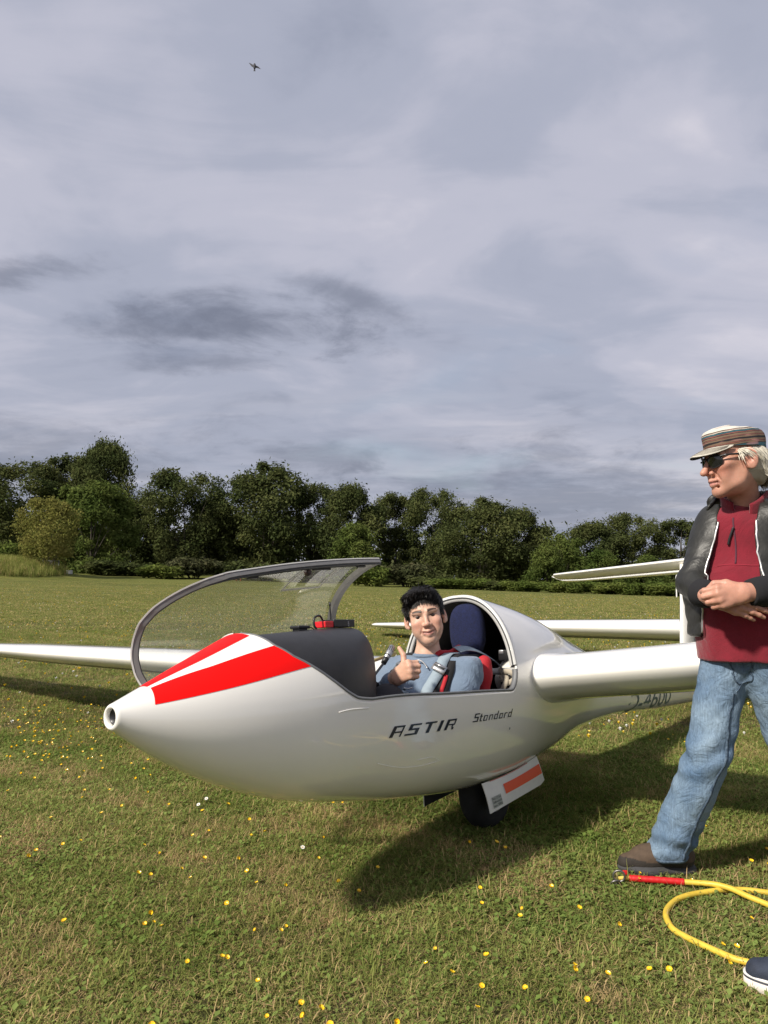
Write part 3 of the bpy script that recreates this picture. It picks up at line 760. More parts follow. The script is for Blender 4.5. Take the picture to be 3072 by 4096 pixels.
def patch(t0, t1, p0, p1, parent, m, name, n=24, k=14, grow=.0012):
    """decal on the skin; t0/t1 = functions of u, p0/p1 = functions of t giving degrees"""
    P = []
    for s in np.linspace(0, 1, n):
        for u_ in np.linspace(0, 1, k):
            a, b = t0(u_), t1(u_); t = a+(b-a)*s; ph = R(p0(t)+(p1(t)-p0(t))*u_); P.append(surf(t, ph, grow))
    return mesh_obj(name, sh(np.array(P)), grid_faces(n, k), m, parent)
def shell_parts(root, second=False):
    fo = mesh_obj('fuselage', sh(FV), FF, [GEL, INNER], root)
    bm = bmesh.new(); bm.from_mesh(fo.data); bmesh.ops.recalc_face_normals(bm, faces=bm.faces[:])
    c = max(bm.faces, key=lambda f: f.calc_center_median().z)
    if c.normal.z < 0: bmesh.ops.reverse_faces(bm, faces=bm.faces[:])
    bm.to_mesh(fo.data); bm.free()
    md = fo.modifiers.new('thickness', 'SOLIDIFY'); md.thickness = .010; md.offset = -1; md.material_offset = 1; md.material_offset_rim = 0
    wing_part(1, root, big=1.3 if second else 1.0); wing_part(-1, root, big=1.3 if second else 1.0)
    fin = slab_surface('fin', [(5.20, 1.15, .10, 0, -.24, True), (5.30, 1.00, .11, 0, -.08, True), (5.40, .92, .115, 0, .15, True), (5.50, .84, .115, 0, .45, True), (5.60, .76, .11, 0, .79, True)], root, GEL)
    tp = [(5.60+.20*abs(y)/1.38, .62-.20*abs(y)/1.38, .12, y, .80, False) for y in np.linspace(-1.30, 1.30, 15)]
    for s in (-1, 1):
        ends = [(5.60+.2*1.0+.17*k, (.42)*math.sqrt(max(.003, 1-k*k))*1.0, .12, s*(1.30+.11*k), .80, False) for k in (.4, .75, .95, 1.0)]
        tp = (ends[::-1]+tp) if s < 0 else (tp+ends)
    slab_surface('tailplane', tp, root, GEL)
    slab_surface('rudder', [(6.26, .26, .10, 0, -.22, True), (6.28, .25, .10, 0, .2, True), (6.31, .24, .10, 0, .76, True)], root, GEL2)
    # tail wheel
    mb = MB(); mb.add(*lathe([(-.022, .03), (-.018, .06), (0, .068), (.018, .06), (.022, .03)], (-6.05, 0, -.415), (0, 1, 0), 20)); mb.V = [sh(v) for v in mb.V]; mb.obj('tail_wheel', TYRE, root)
    # nose intake duct
    mb = MB(); mb.add(*lathe([(-.006, .0235), (-.006, .0195), (-.03, .0185), (-.034, .0135), (-.12, .012)], (0, 0, -.001), (1, 0, 0), 24)); mb.V = [sh(v) for v in mb.V]; mb.obj('intake_duct', mat('dark_duct', (.05, .05, .052), .35, metal=.6), root)
    mb = MB(); mb.add(*lathe([(-.036, .0001), (-.036, .0136)], (0, 0, -.001), (1, 0, 0), 24)); mb.V = [sh(v) for v in mb.V]; mb.obj('duct_plug', BLACKP, root)
    return fo
def build_glider():
    root = empty('glider', glider_matrix(NOSE, HEAD, PITCH, ROLL))
    tag(root, 'white glider with red nose stripes and its clear canopy swung open', 'glider')
    shell_parts(root)
    # rim round the opening
    def rim(P, name, m, wdt, inn):
        P = np.asarray(P); T = np.gradient(P, axis=0); T /= np.linalg.norm(T, axis=1)[:, None]
        c = np.array([P[:, 0], 0*P[:, 0], 0*P[:, 0]]).T; Nn = P-np.array([0, 0, -.05]); Nn[:, 0] = 0; Nn -= T*(Nn*T).sum(1)[:, None]; Nn /= np.linalg.norm(Nn, axis=1)[:, None]
        I = np.cross(T, Nn); I *= np.sign((I*(np.array([-1.2, 0, .25])-P)).sum(1))[:, None]
        V, F = edge_strip(P, I, Nn, [(-.004, .0025), (wdt, .0015), (wdt, -inn), (-.004, -inn)]); return mesh_obj(name, sh(V), F, m, root)
    rim(E_PORT[1:], 'sill_rim', mat('sill_grey', (.16, .165, .17), .5, var=.2, var_scale=30), .006, .022); rim(E_STAR[:], 'sill_rim', RIMG, .006, .022)
    A = E_ARCH; T = np.gradient(A, axis=0); T /= np.linalg.norm(T, axis=1)[:, None]; Nn = A-np.array([-1.9, 0, -.05]); Nn[:, 0] = 0; Nn -= T*(Nn*T).sum(1)[:, None]; Nn /= np.linalg.norm(Nn, axis=1)[:, None]
    Fd = np.tile([1., 0, 0], (len(A), 1))
    V, F = edge_strip(A, Fd, Nn, [(-.004, .002), (.010, .001), (.010, -.030), (-.004, -.030)]); arch = mesh_obj('arch_rim', sh(V), F, RIMG, root)
    V, F = edge_strip(A, Fd, Nn, [(.0102, -.010), (.0135, -.010), (.0135, -.016), (.0102, -.016)]); mesh_obj('arch_seal', sh(V), F, SEAL, arch)
    # nose stripes (foil)
    et = lambda d: float(np.interp(abs(d), EDGE[:10, 1], EDGE[:10, 0]))
    up = lambda t: float(np.interp(t, [.1, .286, .513], [21, 33, 40])); lo = lambda t: 65.0
    patch(lambda u: .105-.012*u, lambda u: et(40+25*u)-.004, up, lo, root, RED, 'stripe')
    patch(lambda u: .105-.012*u, lambda u: et(40+25*u)-.004, lambda t: -up(t), lambda t: -lo(t), root, RED, 'stripe')
    hw = lambda t: float(np.interp(t, [.1, .27, .48], [11, 15.5, 16]))
    patch(lambda u: .103, lambda u: .476, lambda t: -hw(t), lambda t: hw(t), root, RED, 'stripe')
    # lettering
    word('ASTIR', .955, -.158, .040, .38, root, .38, 1.55, .018)
    o = word('s', 1.475, -.152, .034, .25, root, .3, 1.35, .02)
    word('tandard', 1.52, -.153, .032, .26, root, .3, 1.35, .02)
    V, F = text_mesh('D-4600', .19); w = V[:, 0].max()
    tt = 3.74+V[:, 0]/w*.90; zz = -.326+V[:, 1]*1.0; zz = np.minimum(zz, herm(tt, TT)-.004)
    mesh_obj('registration', sh(np.stack([-tt, skin_y(tt, zz, .0018), zz], -1)), F, INKG, root, False)
    V, F = text_mesh('AA', .42)
    mesh_obj('tail_letters', sh(np.stack([-(5.48+V[:, 0]*.95), 0*V[:, 0]+.062-.028*np.clip((V[:, 0]-.3)/.5, 0, 1), -.10+V[:, 1]], -1)), F, mat('grey_letter', (.20, .21, .22), .5), root, False)
    mb = MB(); mb.add([(-5.74, .0585, .40), (-5.96, .056, .38), (-5.96, .0555, .455), (-5.74, .0575, .47)], [(0, 1, 2, 3)]); mb.V = [sh(v) for v in mb.V]; fl = mb.obj('tail_emblem', mat('emblem_grey', (.09, .10, .09), .5), root, False)
    mb = MB(); mb.add([(-5.735, .0578, .473), (-5.95, .0558, .458), (-5.95, .0556, .472), (-5.735, .0575, .487)], [(0, 1, 2, 3)]); mb.V = [sh(v) for v in mb.V]; mb.obj('tail_emblem', ORANGE, root, False)
    # small drain placard and faint polishing scratches low on the port flank
    def skin_line(tz, w, m, nm, gr=.0014):
        Q = spline(np.array([(t, 0, z) for t, z in tz]), 24); Q = np.stack([-Q[:, 0], skin_y(Q[:, 0], Q[:, 2], gr), Q[:, 2]], -1); V, F = ribbon(Q, w, .0005, np.tile([0, 1., 0], (24, 1))); mesh_obj(nm, sh(V), F, m, root)
    SCR = mat('polish_scratch', (.93, .91, .86), .35)
    skin_line([(.93, -.245), (1.05, -.275), (1.18, -.288), (1.30, -.283)], .0022, SCR, 'scratch'); skin_line([(1.15, -.262), (1.24, -.262), (1.30, -.283)], .0020, SCR, 'scratch'); skin_line([(.70, -.045), (.76, -.040), (.84, -.042)], .004, SCR, 'scratch')
    skin_line([(1.795, -.205), (1.795, -.214)], .007, INKG, 'drain_placard')
    # main wheel and doors
    mb = MB(); wc = (-2.01, .030, -.525)
    mb.add(*lathe([(-.058, .085), (-.062, .12), (-.055, .15), (-.033, .168), (0, .174), (.033, .168), (.055, .15), (.062, .12), (.058, .085)], wc, (0, 1, 0), 36)); mb.V = [sh(v) for v in mb.V]
    wh = mb.obj('main_wheel', TYRE, root)
    mb = MB(); mb.add(*lathe([(-.05, .0001), (-.05, .07), (-.06, .092), (.06, .092), (.05, .07), (.05, .0001)], wc, (0, 1, 0), 28)); mb.V = [sh(v) for v in mb.V]; mb.obj('hub', ALU, wh)
    for y_ in (-.05, .12):
        mb = MB(); mb.add(*tube([(-2.01, y_, -.525), (-2.04, y_, -.37)], .014, 8)); mb.V = [sh(v) for v in mb.V]; mb.obj('gear_strut', ALU, root)
    wl = MB(); wl.add(*box((-1.98, .02, -.36), (.40, .20, .14))); wl.V = [sh(v) for v in wl.V]; wl.obj('wheel_well', BLACKP, root)
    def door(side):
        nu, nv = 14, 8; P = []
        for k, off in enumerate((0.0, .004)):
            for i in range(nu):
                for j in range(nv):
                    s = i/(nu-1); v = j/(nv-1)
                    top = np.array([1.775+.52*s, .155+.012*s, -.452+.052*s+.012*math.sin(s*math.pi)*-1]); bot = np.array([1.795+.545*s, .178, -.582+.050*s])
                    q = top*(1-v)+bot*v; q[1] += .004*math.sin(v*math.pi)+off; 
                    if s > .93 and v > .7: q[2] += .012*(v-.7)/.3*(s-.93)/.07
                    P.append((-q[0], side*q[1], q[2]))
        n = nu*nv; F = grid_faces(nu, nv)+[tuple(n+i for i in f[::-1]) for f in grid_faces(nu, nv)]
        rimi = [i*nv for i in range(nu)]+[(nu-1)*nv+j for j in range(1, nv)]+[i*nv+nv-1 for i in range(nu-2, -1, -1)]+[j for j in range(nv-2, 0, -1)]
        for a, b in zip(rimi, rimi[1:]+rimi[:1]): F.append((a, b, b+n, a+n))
        d = mesh_obj('gear_door', sh(P), F, [GEL2, INNER], root, False, [1]*((nu-1)*(nv-1))+[0]*(len(F)-(nu-1)*(nv-1)))  # dark inner faces: the shade behind the doors is put into their colour
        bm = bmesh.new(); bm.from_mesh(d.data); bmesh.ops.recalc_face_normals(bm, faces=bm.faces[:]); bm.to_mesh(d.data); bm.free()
        def on(s, v, g=.0105):
            top = np.array([1.775+.52*s, .155+.012*s, -.452+.052*s-.012*math.sin(s*math.pi)]); bot = np.array([1.795+.545*s, .178, -.582+.050*s]); q = top*(1-v)+bot*v
            return (-q[0], side*(q[1]+.004*math.sin(v*math.pi)+g-.004), q[2])
        if side > 0:
            P = [on(s, v) for s in np.linspace(.30, .985, 12) for v in np.linspace(.26, .62, 5)]; mesh_obj('door_stripe', sh(P), grid_faces(12, 5), ORANGE, d)
            P = [on(s, v) for s in np.linspace(.12, .80, 10) for v in np.linspace(-.01, .012, 2)]; mesh_obj('red_line', sh(P), grid_faces(10, 2), mat('faded_red_line', (.55, .06, .04), .6), d)
            P = [on(s, v) for s in np.linspace(.06, .215, 4) for v in np.linspace(.52, .90, 4)]; pl = mesh_obj('placard', sh(P), grid_faces(4, 4), mat('placard_grey', (.42, .44, .40), .6), d)
            mb = MB()
            for r_, tx in enumerate(('Rad: 2,5 bar', 'Sollbruchstelle', 'max. 500kg')):
                V, F = text_mesh(tx, 1.0); sc = .145/max(V[:, 0].max(), 1e-3)
                mb.add([on(.066+x*sc, .62+.12*r_-y*.11, .0118) for x, y, z in V], F)
            mb.V = [sh(v) for v in mb.V]; mb.obj('placard_text', INK, d, False)
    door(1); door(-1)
    # instrument cowl
    ct = np.array([.487, .52, .60, .75, .92, 1.02, 1.075, 1.105, 1.118, 1.122]); ch = np.array([.222, .226, .233, .246, .253, .251, .240, .215, .17, .06]); cw = np.array([.16, .195, .228, .252, .262, .255, .238, .205, .15, .05])
    P = []; nn = 44; te = np.concatenate([np.linspace(.487, .95, 22), .95+.185*np.sin(np.linspace(0, np.pi/2, 22))[1:]])
    for t in te:
        ht = float(np.interp(t, [.487, .6, .75, .92, 1.0, 1.2], [.222, .230, .240, .250, .252, .252])); wt = min(float(np.interp(t, [.487, .52, .6, .75], [.16, .195, .225, .245])), float(herm(t, TW))*.95)
        if t > .72: wt = .245*math.sqrt(max(.0008, 1-((t-.72)/.415)**2.1))
        k = max(0, (t-1.04)/.095); sh_ = math.sqrt(max(.02, 1-k**2.2)) if k > 0 else 1; e = 2/2.7
        for a in np.linspace(-math.pi*.66, math.pi*.66, nn):
            s, c = math.sin(a), math.cos(a); P.append((-t, wt*np.sign(s)*abs(s)**e, .03+((ht-.03)*sh_ if c > 0 else .2)*np.sign(c)*abs(c)**e))
    F = grid_faces(len(te), nn); F.append(tuple((len(te)-1)*nn+i for i in range(nn))); cw_o = mesh_obj('instrument_cowl', sh(P), F, COWL, root)
    bm = bmesh.new(); bm.from_mesh(cw_o.data); bmesh.ops.recalc_face_normals(bm, faces=bm.faces[:]); bm.to_mesh(cw_o.data); bm.free()
    # seat pan, back, towel-covered headrest, baggage shelf items
    def loc(mb): mb.V = [sh(v) for v in mb.V]; return mb
    mb = MB(); P = []
    for t, z in ((.95, -.30), (1.2, -.36), (1.45, -.36), (1.58, -.30), (1.70, -.12), (1.80, .0), (1.84, .03)):
        for y in np.linspace(-.16, .16, 9): P.append((-t, y*(1+.3*(t > 1.65)), z+.04+(1.2*abs(y)**2.0 if t < 1.65 else 0)))
    mb.add(P, grid_faces(7, 9)); loc(mb).obj('seat', INNER, root)
    V, F = ellip_box((-1.93, .035, .235), (.045, .095, .13), 2.7, 24, 18)
    towel = mat('blue_towel', (.007, .012, .055), .95, var=.5, var_scale=90, bump=.9, bump_scale=260)
    hr = mesh_obj('headrest', sh(V), F, towel, root)
    mb = MB(); P = [(-1.83, y, z) for y, z in ((-.2, .05), (.2, .05))]
    mb.add(*box((-1.90, .03, .06), (.05, .16, .12), .02)); loc(mb).obj('headrest_post', INNER, root)
    mb = MB(); mb.add(*tube([G_(1.97, -.27, .03), G_(1.97, .275, .035)], .016, 12)); loc(mb).obj('cross_tube', RIMG, root)
    strapm = mat('beige_strap', (.42, .37, .29), .8, bump=.3, bump_scale=300)
    for pts in (((1.93, .20, .05), (1.91, .245, .0), (1.90, .225, -.05), (1.92, .215, -.12)), ((1.93, .20, .02), (1.91, .25, -.018), (1.93, .29, .012)), ((1.93, .20, .03), (1.90, .26, .035), (1.90, .30, .015))):
        mb = MB(); mb.add(*ribbon(spline([G_(*p) for p in pts], 14), .024, .002, (1, .2, 0))); loc(mb).obj('baggage_strap', strapm, root)
    for c, s, m, nm in (((1.98, .22, .11), (.05, .075, .05), BLACKP, 'radio_box'), ((1.97, .25, .14), (.03, .05, .03), BLACKP, 'radio_box'), ((2.0, .235, -.06), (.09, .10, .09), INNER, 'battery_box'), ((1.965, .252, .085), (.01, .022, .022), RIMG, 'switch_plate'), ((1.955, .20, .125), (.008, .025, .02), ALU, 'switch_plate')):
        mb = MB(); mb.add(*box((-c[0], c[1], c[2]), s, .004)); loc(mb).obj(nm, m, root)
    # gooseneck microphone
    mb = MB(); mb.add(*tube(spline([G_(1.16, -.02, -.10), G_(1.17, -.01, -.02), G_(1.205, .01, .045), G_(1.268, .02, .102)], 22), .0055, 10)); mic = loc(mb).obj('microphone', mat('gooseneck', (.12, .12, .12), .45, metal=.5), root)
    a, b = G_(1.268, .02, .102), G_(1.336, .02, .170); d = (b-a)/np.linalg.norm(b-a); Ln = np.linalg.norm(b-a)
    mb = MB(); mb.add(*lathe([(0, .006), (.001, .0115), (Ln*.28, .0125), (Ln*.30, .0125)], a, d, 18)); loc(mb).obj('mic_collar', BLACKP, mic)
    mb = MB(); mb.add(*lathe([(Ln*.30, .0125), (Ln*.31, .0135), (Ln*.98, .0142), (Ln, .0125), (Ln, .0001)], a, d, 20)); loc(mb).obj('mic_head', ALU, mic)
    mb = MB(); mb.add(*lathe([(Ln*.42, .0142), (Ln*.45, .0146), (Ln*.47, .0142)], a, d, 20))
    u_ = np.cross(d, [0, 0, 1]); u_ /= np.linalg.norm(u_); w_ = np.cross(d, u_)
    for k in range(10):
        an = 2*np.pi*k/10; e_ = math.cos(an)*u_+math.sin(an)*w_; mb.add(*tube([a+d*Ln*.68+e_*.0138, a+d*Ln*.92+e_*.0138], .0016, 5))
    loc(mb).obj('mic_slots', BLACKP, mic)
    # control stick / black pouch beside the cowl
    mb = MB(); mb.add(*tube(spline([G_(1.13, .03, -.15), G_(1.14, .04, -.02), G_(1.16, .06, .035)], 10), [.02]*6+[.026, .028, .026, .015], 12)); loc(mb).obj('control_stick', BLACKP, root)
    build_canopy(root, OPEN)
    # little grey tab with a red cord stuck to the inside of the front bow
    mb = MB(); a = np.array([-.60, -.30, .10]); mb.add([a, a+[.03, -.03, -.01], a+[.03, -.035, .035], a+[0, -.005, .045]], [(0, 1, 2, 3)]); loc(mb).obj('canopy_tab', RIMG, root, False)
    mb = MB(); mb.add(*tube(spline([a+[.01, -.01, .03], a+[-.01, .02, .03], a+[-.02, .04, -.02], a+[-.02, .06, -.05]], 14), .0025, 6)); loc(mb).obj('cord', mat('red_cord', (.6, .04, .02), .6), root)
    # yellow tube along the far wing root
    mb = MB(); mb.add(*tube([G_(1.20, -.27, .045), G_(1.78, -.30, .14)], .008, 8)); loc(mb).obj('canopy_stay', mat('yellow_stay', (.62, .50, .18), .6), root)
    return root
def G_(t, y, z): return np.array([-t, y, z], float)
def ellip_box(c, r, p, nu=24, nv=16):
    """superellipsoid"""
    c = np.array(c); V = []; e = 2/p
    for i in range(nv):
        v = -math.pi/2+math.pi*(i+.02)/(nv-1+.04)
        for j in range(nu):
            u_ = 2*math.pi*j/nu; sg = lambda x: np.sign(x)*abs(x)**e
            V.append(c+np.array(r)*[sg(math.cos(v))*sg(math.cos(u_)), sg(math.cos(v))*sg(math.sin(u_)), sg(math.sin(v))])
    return np.array(V), grid_faces(nv, nu, wrap_m=True)+[tuple(range(nu))[::-1], tuple((nv-1)*nu+i for i in range(nu))]
def ribbon(P, w, th, side):
    """flat strap along P; side = rough direction of its face normal"""
    P = np.asarray(P, float); T = np.gradient(P, axis=0); T /= np.linalg.norm(T, axis=1)[:, None]
    s = np.asarray(side, float); s = np.broadcast_to(s, P.shape); N_ = s-T*(s*T).sum(1)[:, None]; N_ /= np.linalg.norm(N_, axis=1)[:, None]; B = np.cross(T, N_)
    prof = [(-w/2, -th/2), (-w/2, th/2), (0, th*.7), (w/2, th/2), (w/2, -th/2)]
    V = np.array([[p+b*x+n*y for x, y in prof] for p, n, b in zip(P, N_, B)]).reshape(-1, 3); k = len(prof); n = len(P)
    return V, grid_faces(n, k, wrap_m=True)+[tuple(range(k))[::-1], tuple((n-1)*k+i for i in range(k))]
glider = build_glider()
# ---- second glider parked behind, its low wing crossing the picture
def build_second():
    h2 = math.atan2(.57, .82); f, l, u_ = axes(h2, R(2.5), R(5.6))
    c = np.array([4.45, 7.75, .66]); nose = c+f*2.1
    root = empty('glider', glider_matrix(nose, h2, R(2.5), R(5.6)))
    tag(root, 'second white glider parked behind, one long wing low over the grass', 'glider')
    shell_parts(root, True); build_canopy(root, 0.0)
    mb = MB(); mb.add(*lathe([(-.06, .09), (-.064, .14), (-.035, .182), (0, .187), (.035, .182), (.064, .14), (.06, .09)], (-1.90, .0, -.38), (0, 1, 0), 28)); mb.V = [sh(v) for v in mb.V]; mb.obj('main_wheel', TYRE, root)
    return root
glider2 = build_second()
# ================================================================== PEOPLE (implicit surfaces meshed with surface nets)
F4 = np.float32
class SDF:
    def __init__(s): s.ops = []
    def add(s, fn, k=.01, op='u'): s.ops.append((fn, k, op)); return s
    def cone(s, a, b, ra, rb=None, k=.01, op='u', flat=None):
        a = np.array(a, F4); b = np.array(b, F4); rb = ra if rb is None else rb; ba = b-a; L2 = max(float(ba@ba), 1e-9)
        if flat is not None: d = np.array(flat[0], F4); d = d/np.linalg.norm(d); sc = flat[1]
        def fn(p):
            q = p-a
            h = np.clip((q@ba)/L2, 0, 1); r = q-h[:, None]*ba
            if flat is not None: r = r+np.outer(r@d, d)*(1/sc-1)
            dist = np.sqrt((r*r).sum(1))-(ra+(rb-ra)*h)
            return dist*(sc if flat is not None and sc < 1 else 1)
        return s.add(fn, k, op)
    def chain(s, pts, rads, k=.01, op='u', flat=None):
        for i in range(len(pts)-1): s.cone(pts[i], pts[i+1], rads[i], rads[i+1], k if i == 0 else max(k, .004), op, flat)
        return s
    def ell(s, c, r, M=None, k=.01, op='u'):
        c = np.array(c, F4); r = np.array(r, F4); Mi = None if M is None else np.array(M, F4)
        def fn(p):
            q = p-c
            if Mi is not None: q = q@Mi
            k0 = np.sqrt(((q/r)**2).sum(1)); k1 = np.sqrt(((q/(r*r))**2).sum(1)); return k0*(k0-1)/np.maximum(k1, 1e-9)
        return s.add(fn, k, op)
    def plane(s, o, n, k=.004):
        """keep the half space n.(p-o) < 0"""
        o = np.array(o, F4); n = np.array(n, F4); n = n/np.linalg.norm(n); return s.add(lambda p: (p-o)@n, k, 'i')
    def disp(s, fn): s.ops.append((fn, 0, 'd')); return s
    def __call__(s, p):
        p = np.asarray(p, F4); d = None
        for fn, k, op in s.ops:
            e = fn(p)
            if op == 'd': d = d+e; continue
            if d is None: d = e; continue
            if op == 'u': h = np.clip(.5+.5*(e-d)/max(k, 1e-6), 0, 1); d = e+(d-e)*h-k*h*(1-h)
            elif op == 's': h = np.clip(.5-.5*(d+e)/max(k, 1e-6), 0, 1); d = d+(-e-d)*h+k*h*(1-h)
            elif op == 'i': h = np.clip(.5-.5*(e-d)/max(k, 1e-6), 0, 1); d = e+(d-e)*h+k*h*(1-h)
        return d
    def grad(s, p, e=.002):
        p = np.asarray(p, F4); g = np.stack([s(p+np.eye(3, dtype=F4)[i]*e)-s(p-np.eye(3, dtype=F4)[i]*e) for i in range(3)], -1); return g/(np.linalg.norm(g, axis=1)[:, None]+1e-9)
    def snap(s, p, off=0.0, it=4):
        p = np.asarray(p, F4).copy()
        for _ in range(it): p -= (s(p)-off)[:, None]*s.grad(p)
        return p
def surface_nets(sdf, lo, hi, h, stride=4, margin=2.2):
    lo = np.array(lo, float); hi = np.array(hi, float); n = (np.ceil((hi-lo)/h/stride).astype(int)*stride+1)
    cs = [np.arange(0, k, stride) for k in n]; cg = np.stack(np.meshgrid(*cs, indexing='ij'), -1).reshape(-1, 3)
    cd = sdf((lo+cg*h).astype(F4)).reshape([len(c) for c in cs])
    val = np.repeat(np.repeat(np.repeat(cd, stride, 0), stride, 1), stride, 2)[:n[0], :n[1], :n[2]].astype(F4)
    near = np.abs(cd) < h*stride*margin; pad = np.zeros([k+2 for k in near.shape], bool); pad[1:-1, 1:-1, 1:-1] = near
    m = np.zeros_like(near)
    for a in (-1, 0, 1):
        for b in (-1, 0, 1):
            for c in (-1, 0, 1): m |= pad[1+a:pad.shape[0]-1+a, 1+b:pad.shape[1]-1+b, 1+c:pad.shape[2]-1+c]
    M = np.repeat(np.repeat(np.repeat(m, stride, 0), stride, 1), stride, 2)[:n[0], :n[1], :n[2]]
    ix = np.argwhere(M); out = np.empty(len(ix), F4)
    for i in range(0, len(ix), 400000): out[i:i+400000] = sdf((lo+ix[i:i+400000]*h).astype(F4))
    val[M] = out
    for ax in range(3):   # close at the box
        sl = [slice(None)]*3; sl[ax] = 0; val[tuple(sl)] = np.maximum(val[tuple(sl)], 1e-4); sl[ax] = -1; val[tuple(sl)] = np.maximum(val[tuple(sl)], 1e-4)
    s = val < 0; cnt = np.zeros([k-1 for k in n], np.int8); acc = np.zeros(list(cnt.shape)+[3], F4); num = np.zeros(cnt.shape, F4)
    cor = [(a, b, c) for a in (0, 1) for b in (0, 1) for c in (0, 1)]
    V8 = {c: val[c[0]:n[0]-1+c[0], c[1]:n[1]-1+c[1], c[2]:n[2]-1+c[2]] for c in cor}
    for c in cor:
        for ax in range(3):
            if c[ax]: continue
            d = list(c); d[ax] = 1; d = tuple(d); va, vb = V8[c], V8[d]; x = (va < 0) != (vb < 0)
            t = np.where(x, va/np.where(x, va-vb, 1), 0)
            for k in range(3): acc[..., k] += np.where(x, c[k]+(t if k == ax else 0), 0)
            num += x
    act = num > 0; idx = -np.ones(cnt.shape, np.int64); cells = np.argwhere(act); idx[act] = np.arange(len(cells))
    V = lo+h*(cells+acc[act]/num[act][:, None]); F = []
    for ax in range(3):
        u_, v_ = [(1, 2), (2, 0), (0, 1)][ax]
        sl0 = [slice(1, -1)]*3; sl0[ax] = slice(0, -1); sl1 = list(sl0); sl1[ax] = slice(1, None)
        x = s[tuple(sl0)] != s[tuple(sl1)]; e = np.argwhere(x); 
        if len(e) == 0: continue
        g = e.copy()+1; g[:, ax] -= 1
        inside = s[tuple(g.T)]
        def cell(du, dv):
            q = g.copy(); q[:, u_] -= du; q[:, v_] -= dv; return idx[tuple(q.T)]
        q = np.stack([cell(1, 1), cell(0, 1), cell(0, 0), cell(1, 0)], -1)
        q[~inside] = q[~inside][:, ::-1]; F.append(q[(q >= 0).all(1)])
    return V, np.concatenate(F)
def wob(seed, freq, amp, n=5, stretch=None):
    """cheap wrinkle field: sum of warped sines"""
    rs = np.random.default_rng(seed); D = rs.normal(size=(n, 3)); D /= np.linalg.norm(D, axis=1)[:, None]
    if stretch is not None: D = D*np.array(stretch)
    fr = freq*(.7+.8*rs.random(n)); ph = rs.random(n)*6.28; D = (D*fr[:, None]).astype(F4)
    def fn(p):
        a = p@D.T+ph.astype(F4); a = a+.8*np.sin(np.roll(a, 1, axis=1)*.7); return (amp*np.sin(a).mean(1)).astype(F4)
    return fn
def basis(x, up):
    x = np.array(x, float); x /= np.linalg.norm(x); u_ = np.array(up, float); z = u_-x*(x@u_); z /= np.linalg.norm(z); return np.stack([x, np.cross(z, x), z], 1)   # columns: forward, left, up
def decimate(V, F): return V, F

SKIN = mat('skin', (.5, .3, .2), .48, attr='Col', sss=.12, spec=.4, var=.10, var_scale=70, bump=.12, bump_scale=130)
EYEM = mat('eye', (.7, .7, .7), .45, attr='Col', spec=.3)
def hand_sdf(S, O, X, Y, side, flex, thumb, sc=1.0, spread=0.0):
    """O wrist, X towards knuckles, Y towards thumb; side=+1 right hand, -1 left hand. flex: 4 x (mcp,pip,dip) degrees"""
    X = np.array(X, float); X /= np.linalg.norm(X); Y = np.array(Y, float); Y -= X*(X@Y); Y /= np.linalg.norm(Y); Zd = np.cross(X, Y)*side
    W = lambda a: np.array(O)+sc*(a[0]*X+a[1]*Y+a[2]*Zd)
    mcp = [(.088, .027, .002), (.093, .008, .005), (.088, -.012, .003), (.079, -.030, -.002)]
    S.cone(W((-.03, 0, 0)), W((.02, .002, 0)), .026*sc, .026*sc, .012, flat=(Zd, .72))
    for i, m in enumerate(mcp): S.cone(W((.012, m[1]*.55, 0)), W(m), .017*sc, .0125*sc, .014 if i else .012)
    S.cone(W((.04, .018, -.012)), W((.03, -.018, -.012)), .014*sc, .013*sc, .014)
    ln = [(.042, .026, .019), (.046, .029, .020), (.043, .027, .020), (.034, .021, .018)]; rd = [(.0108, .0092, .0082, .007), (.011, .0095, .0084, .0072), (.0106, .0092, .008, .007), (.0094, .0082, .0072, .0062)]
    for i in range(4):
        a = 0; p = np.array(mcp[i], float); sp = spread*(1.5-i)
        for j in range(3):
            a += R(flex[i][j]); d = np.array([math.cos(a), math.sin(sp)*math.cos(a), -math.sin(a)]); q = p+d*ln[i][j]
            S.cone(W(p), W(q), rd[i][j]*sc, rd[i][j+1]*sc, .005 if j else .009); p = q
    th = [np.array(t, float) for t in thumb]
    S.cone(W((.012, .016, -.004)), W(th[0]), .017*sc, .0145*sc, .014); S.cone(W(th[0]), W(th[1]), .0135*sc, .0112*sc, .007); S.cone(W(th[1]), W(th[2]), .0112*sc, .0088*sc, .004)
    return W
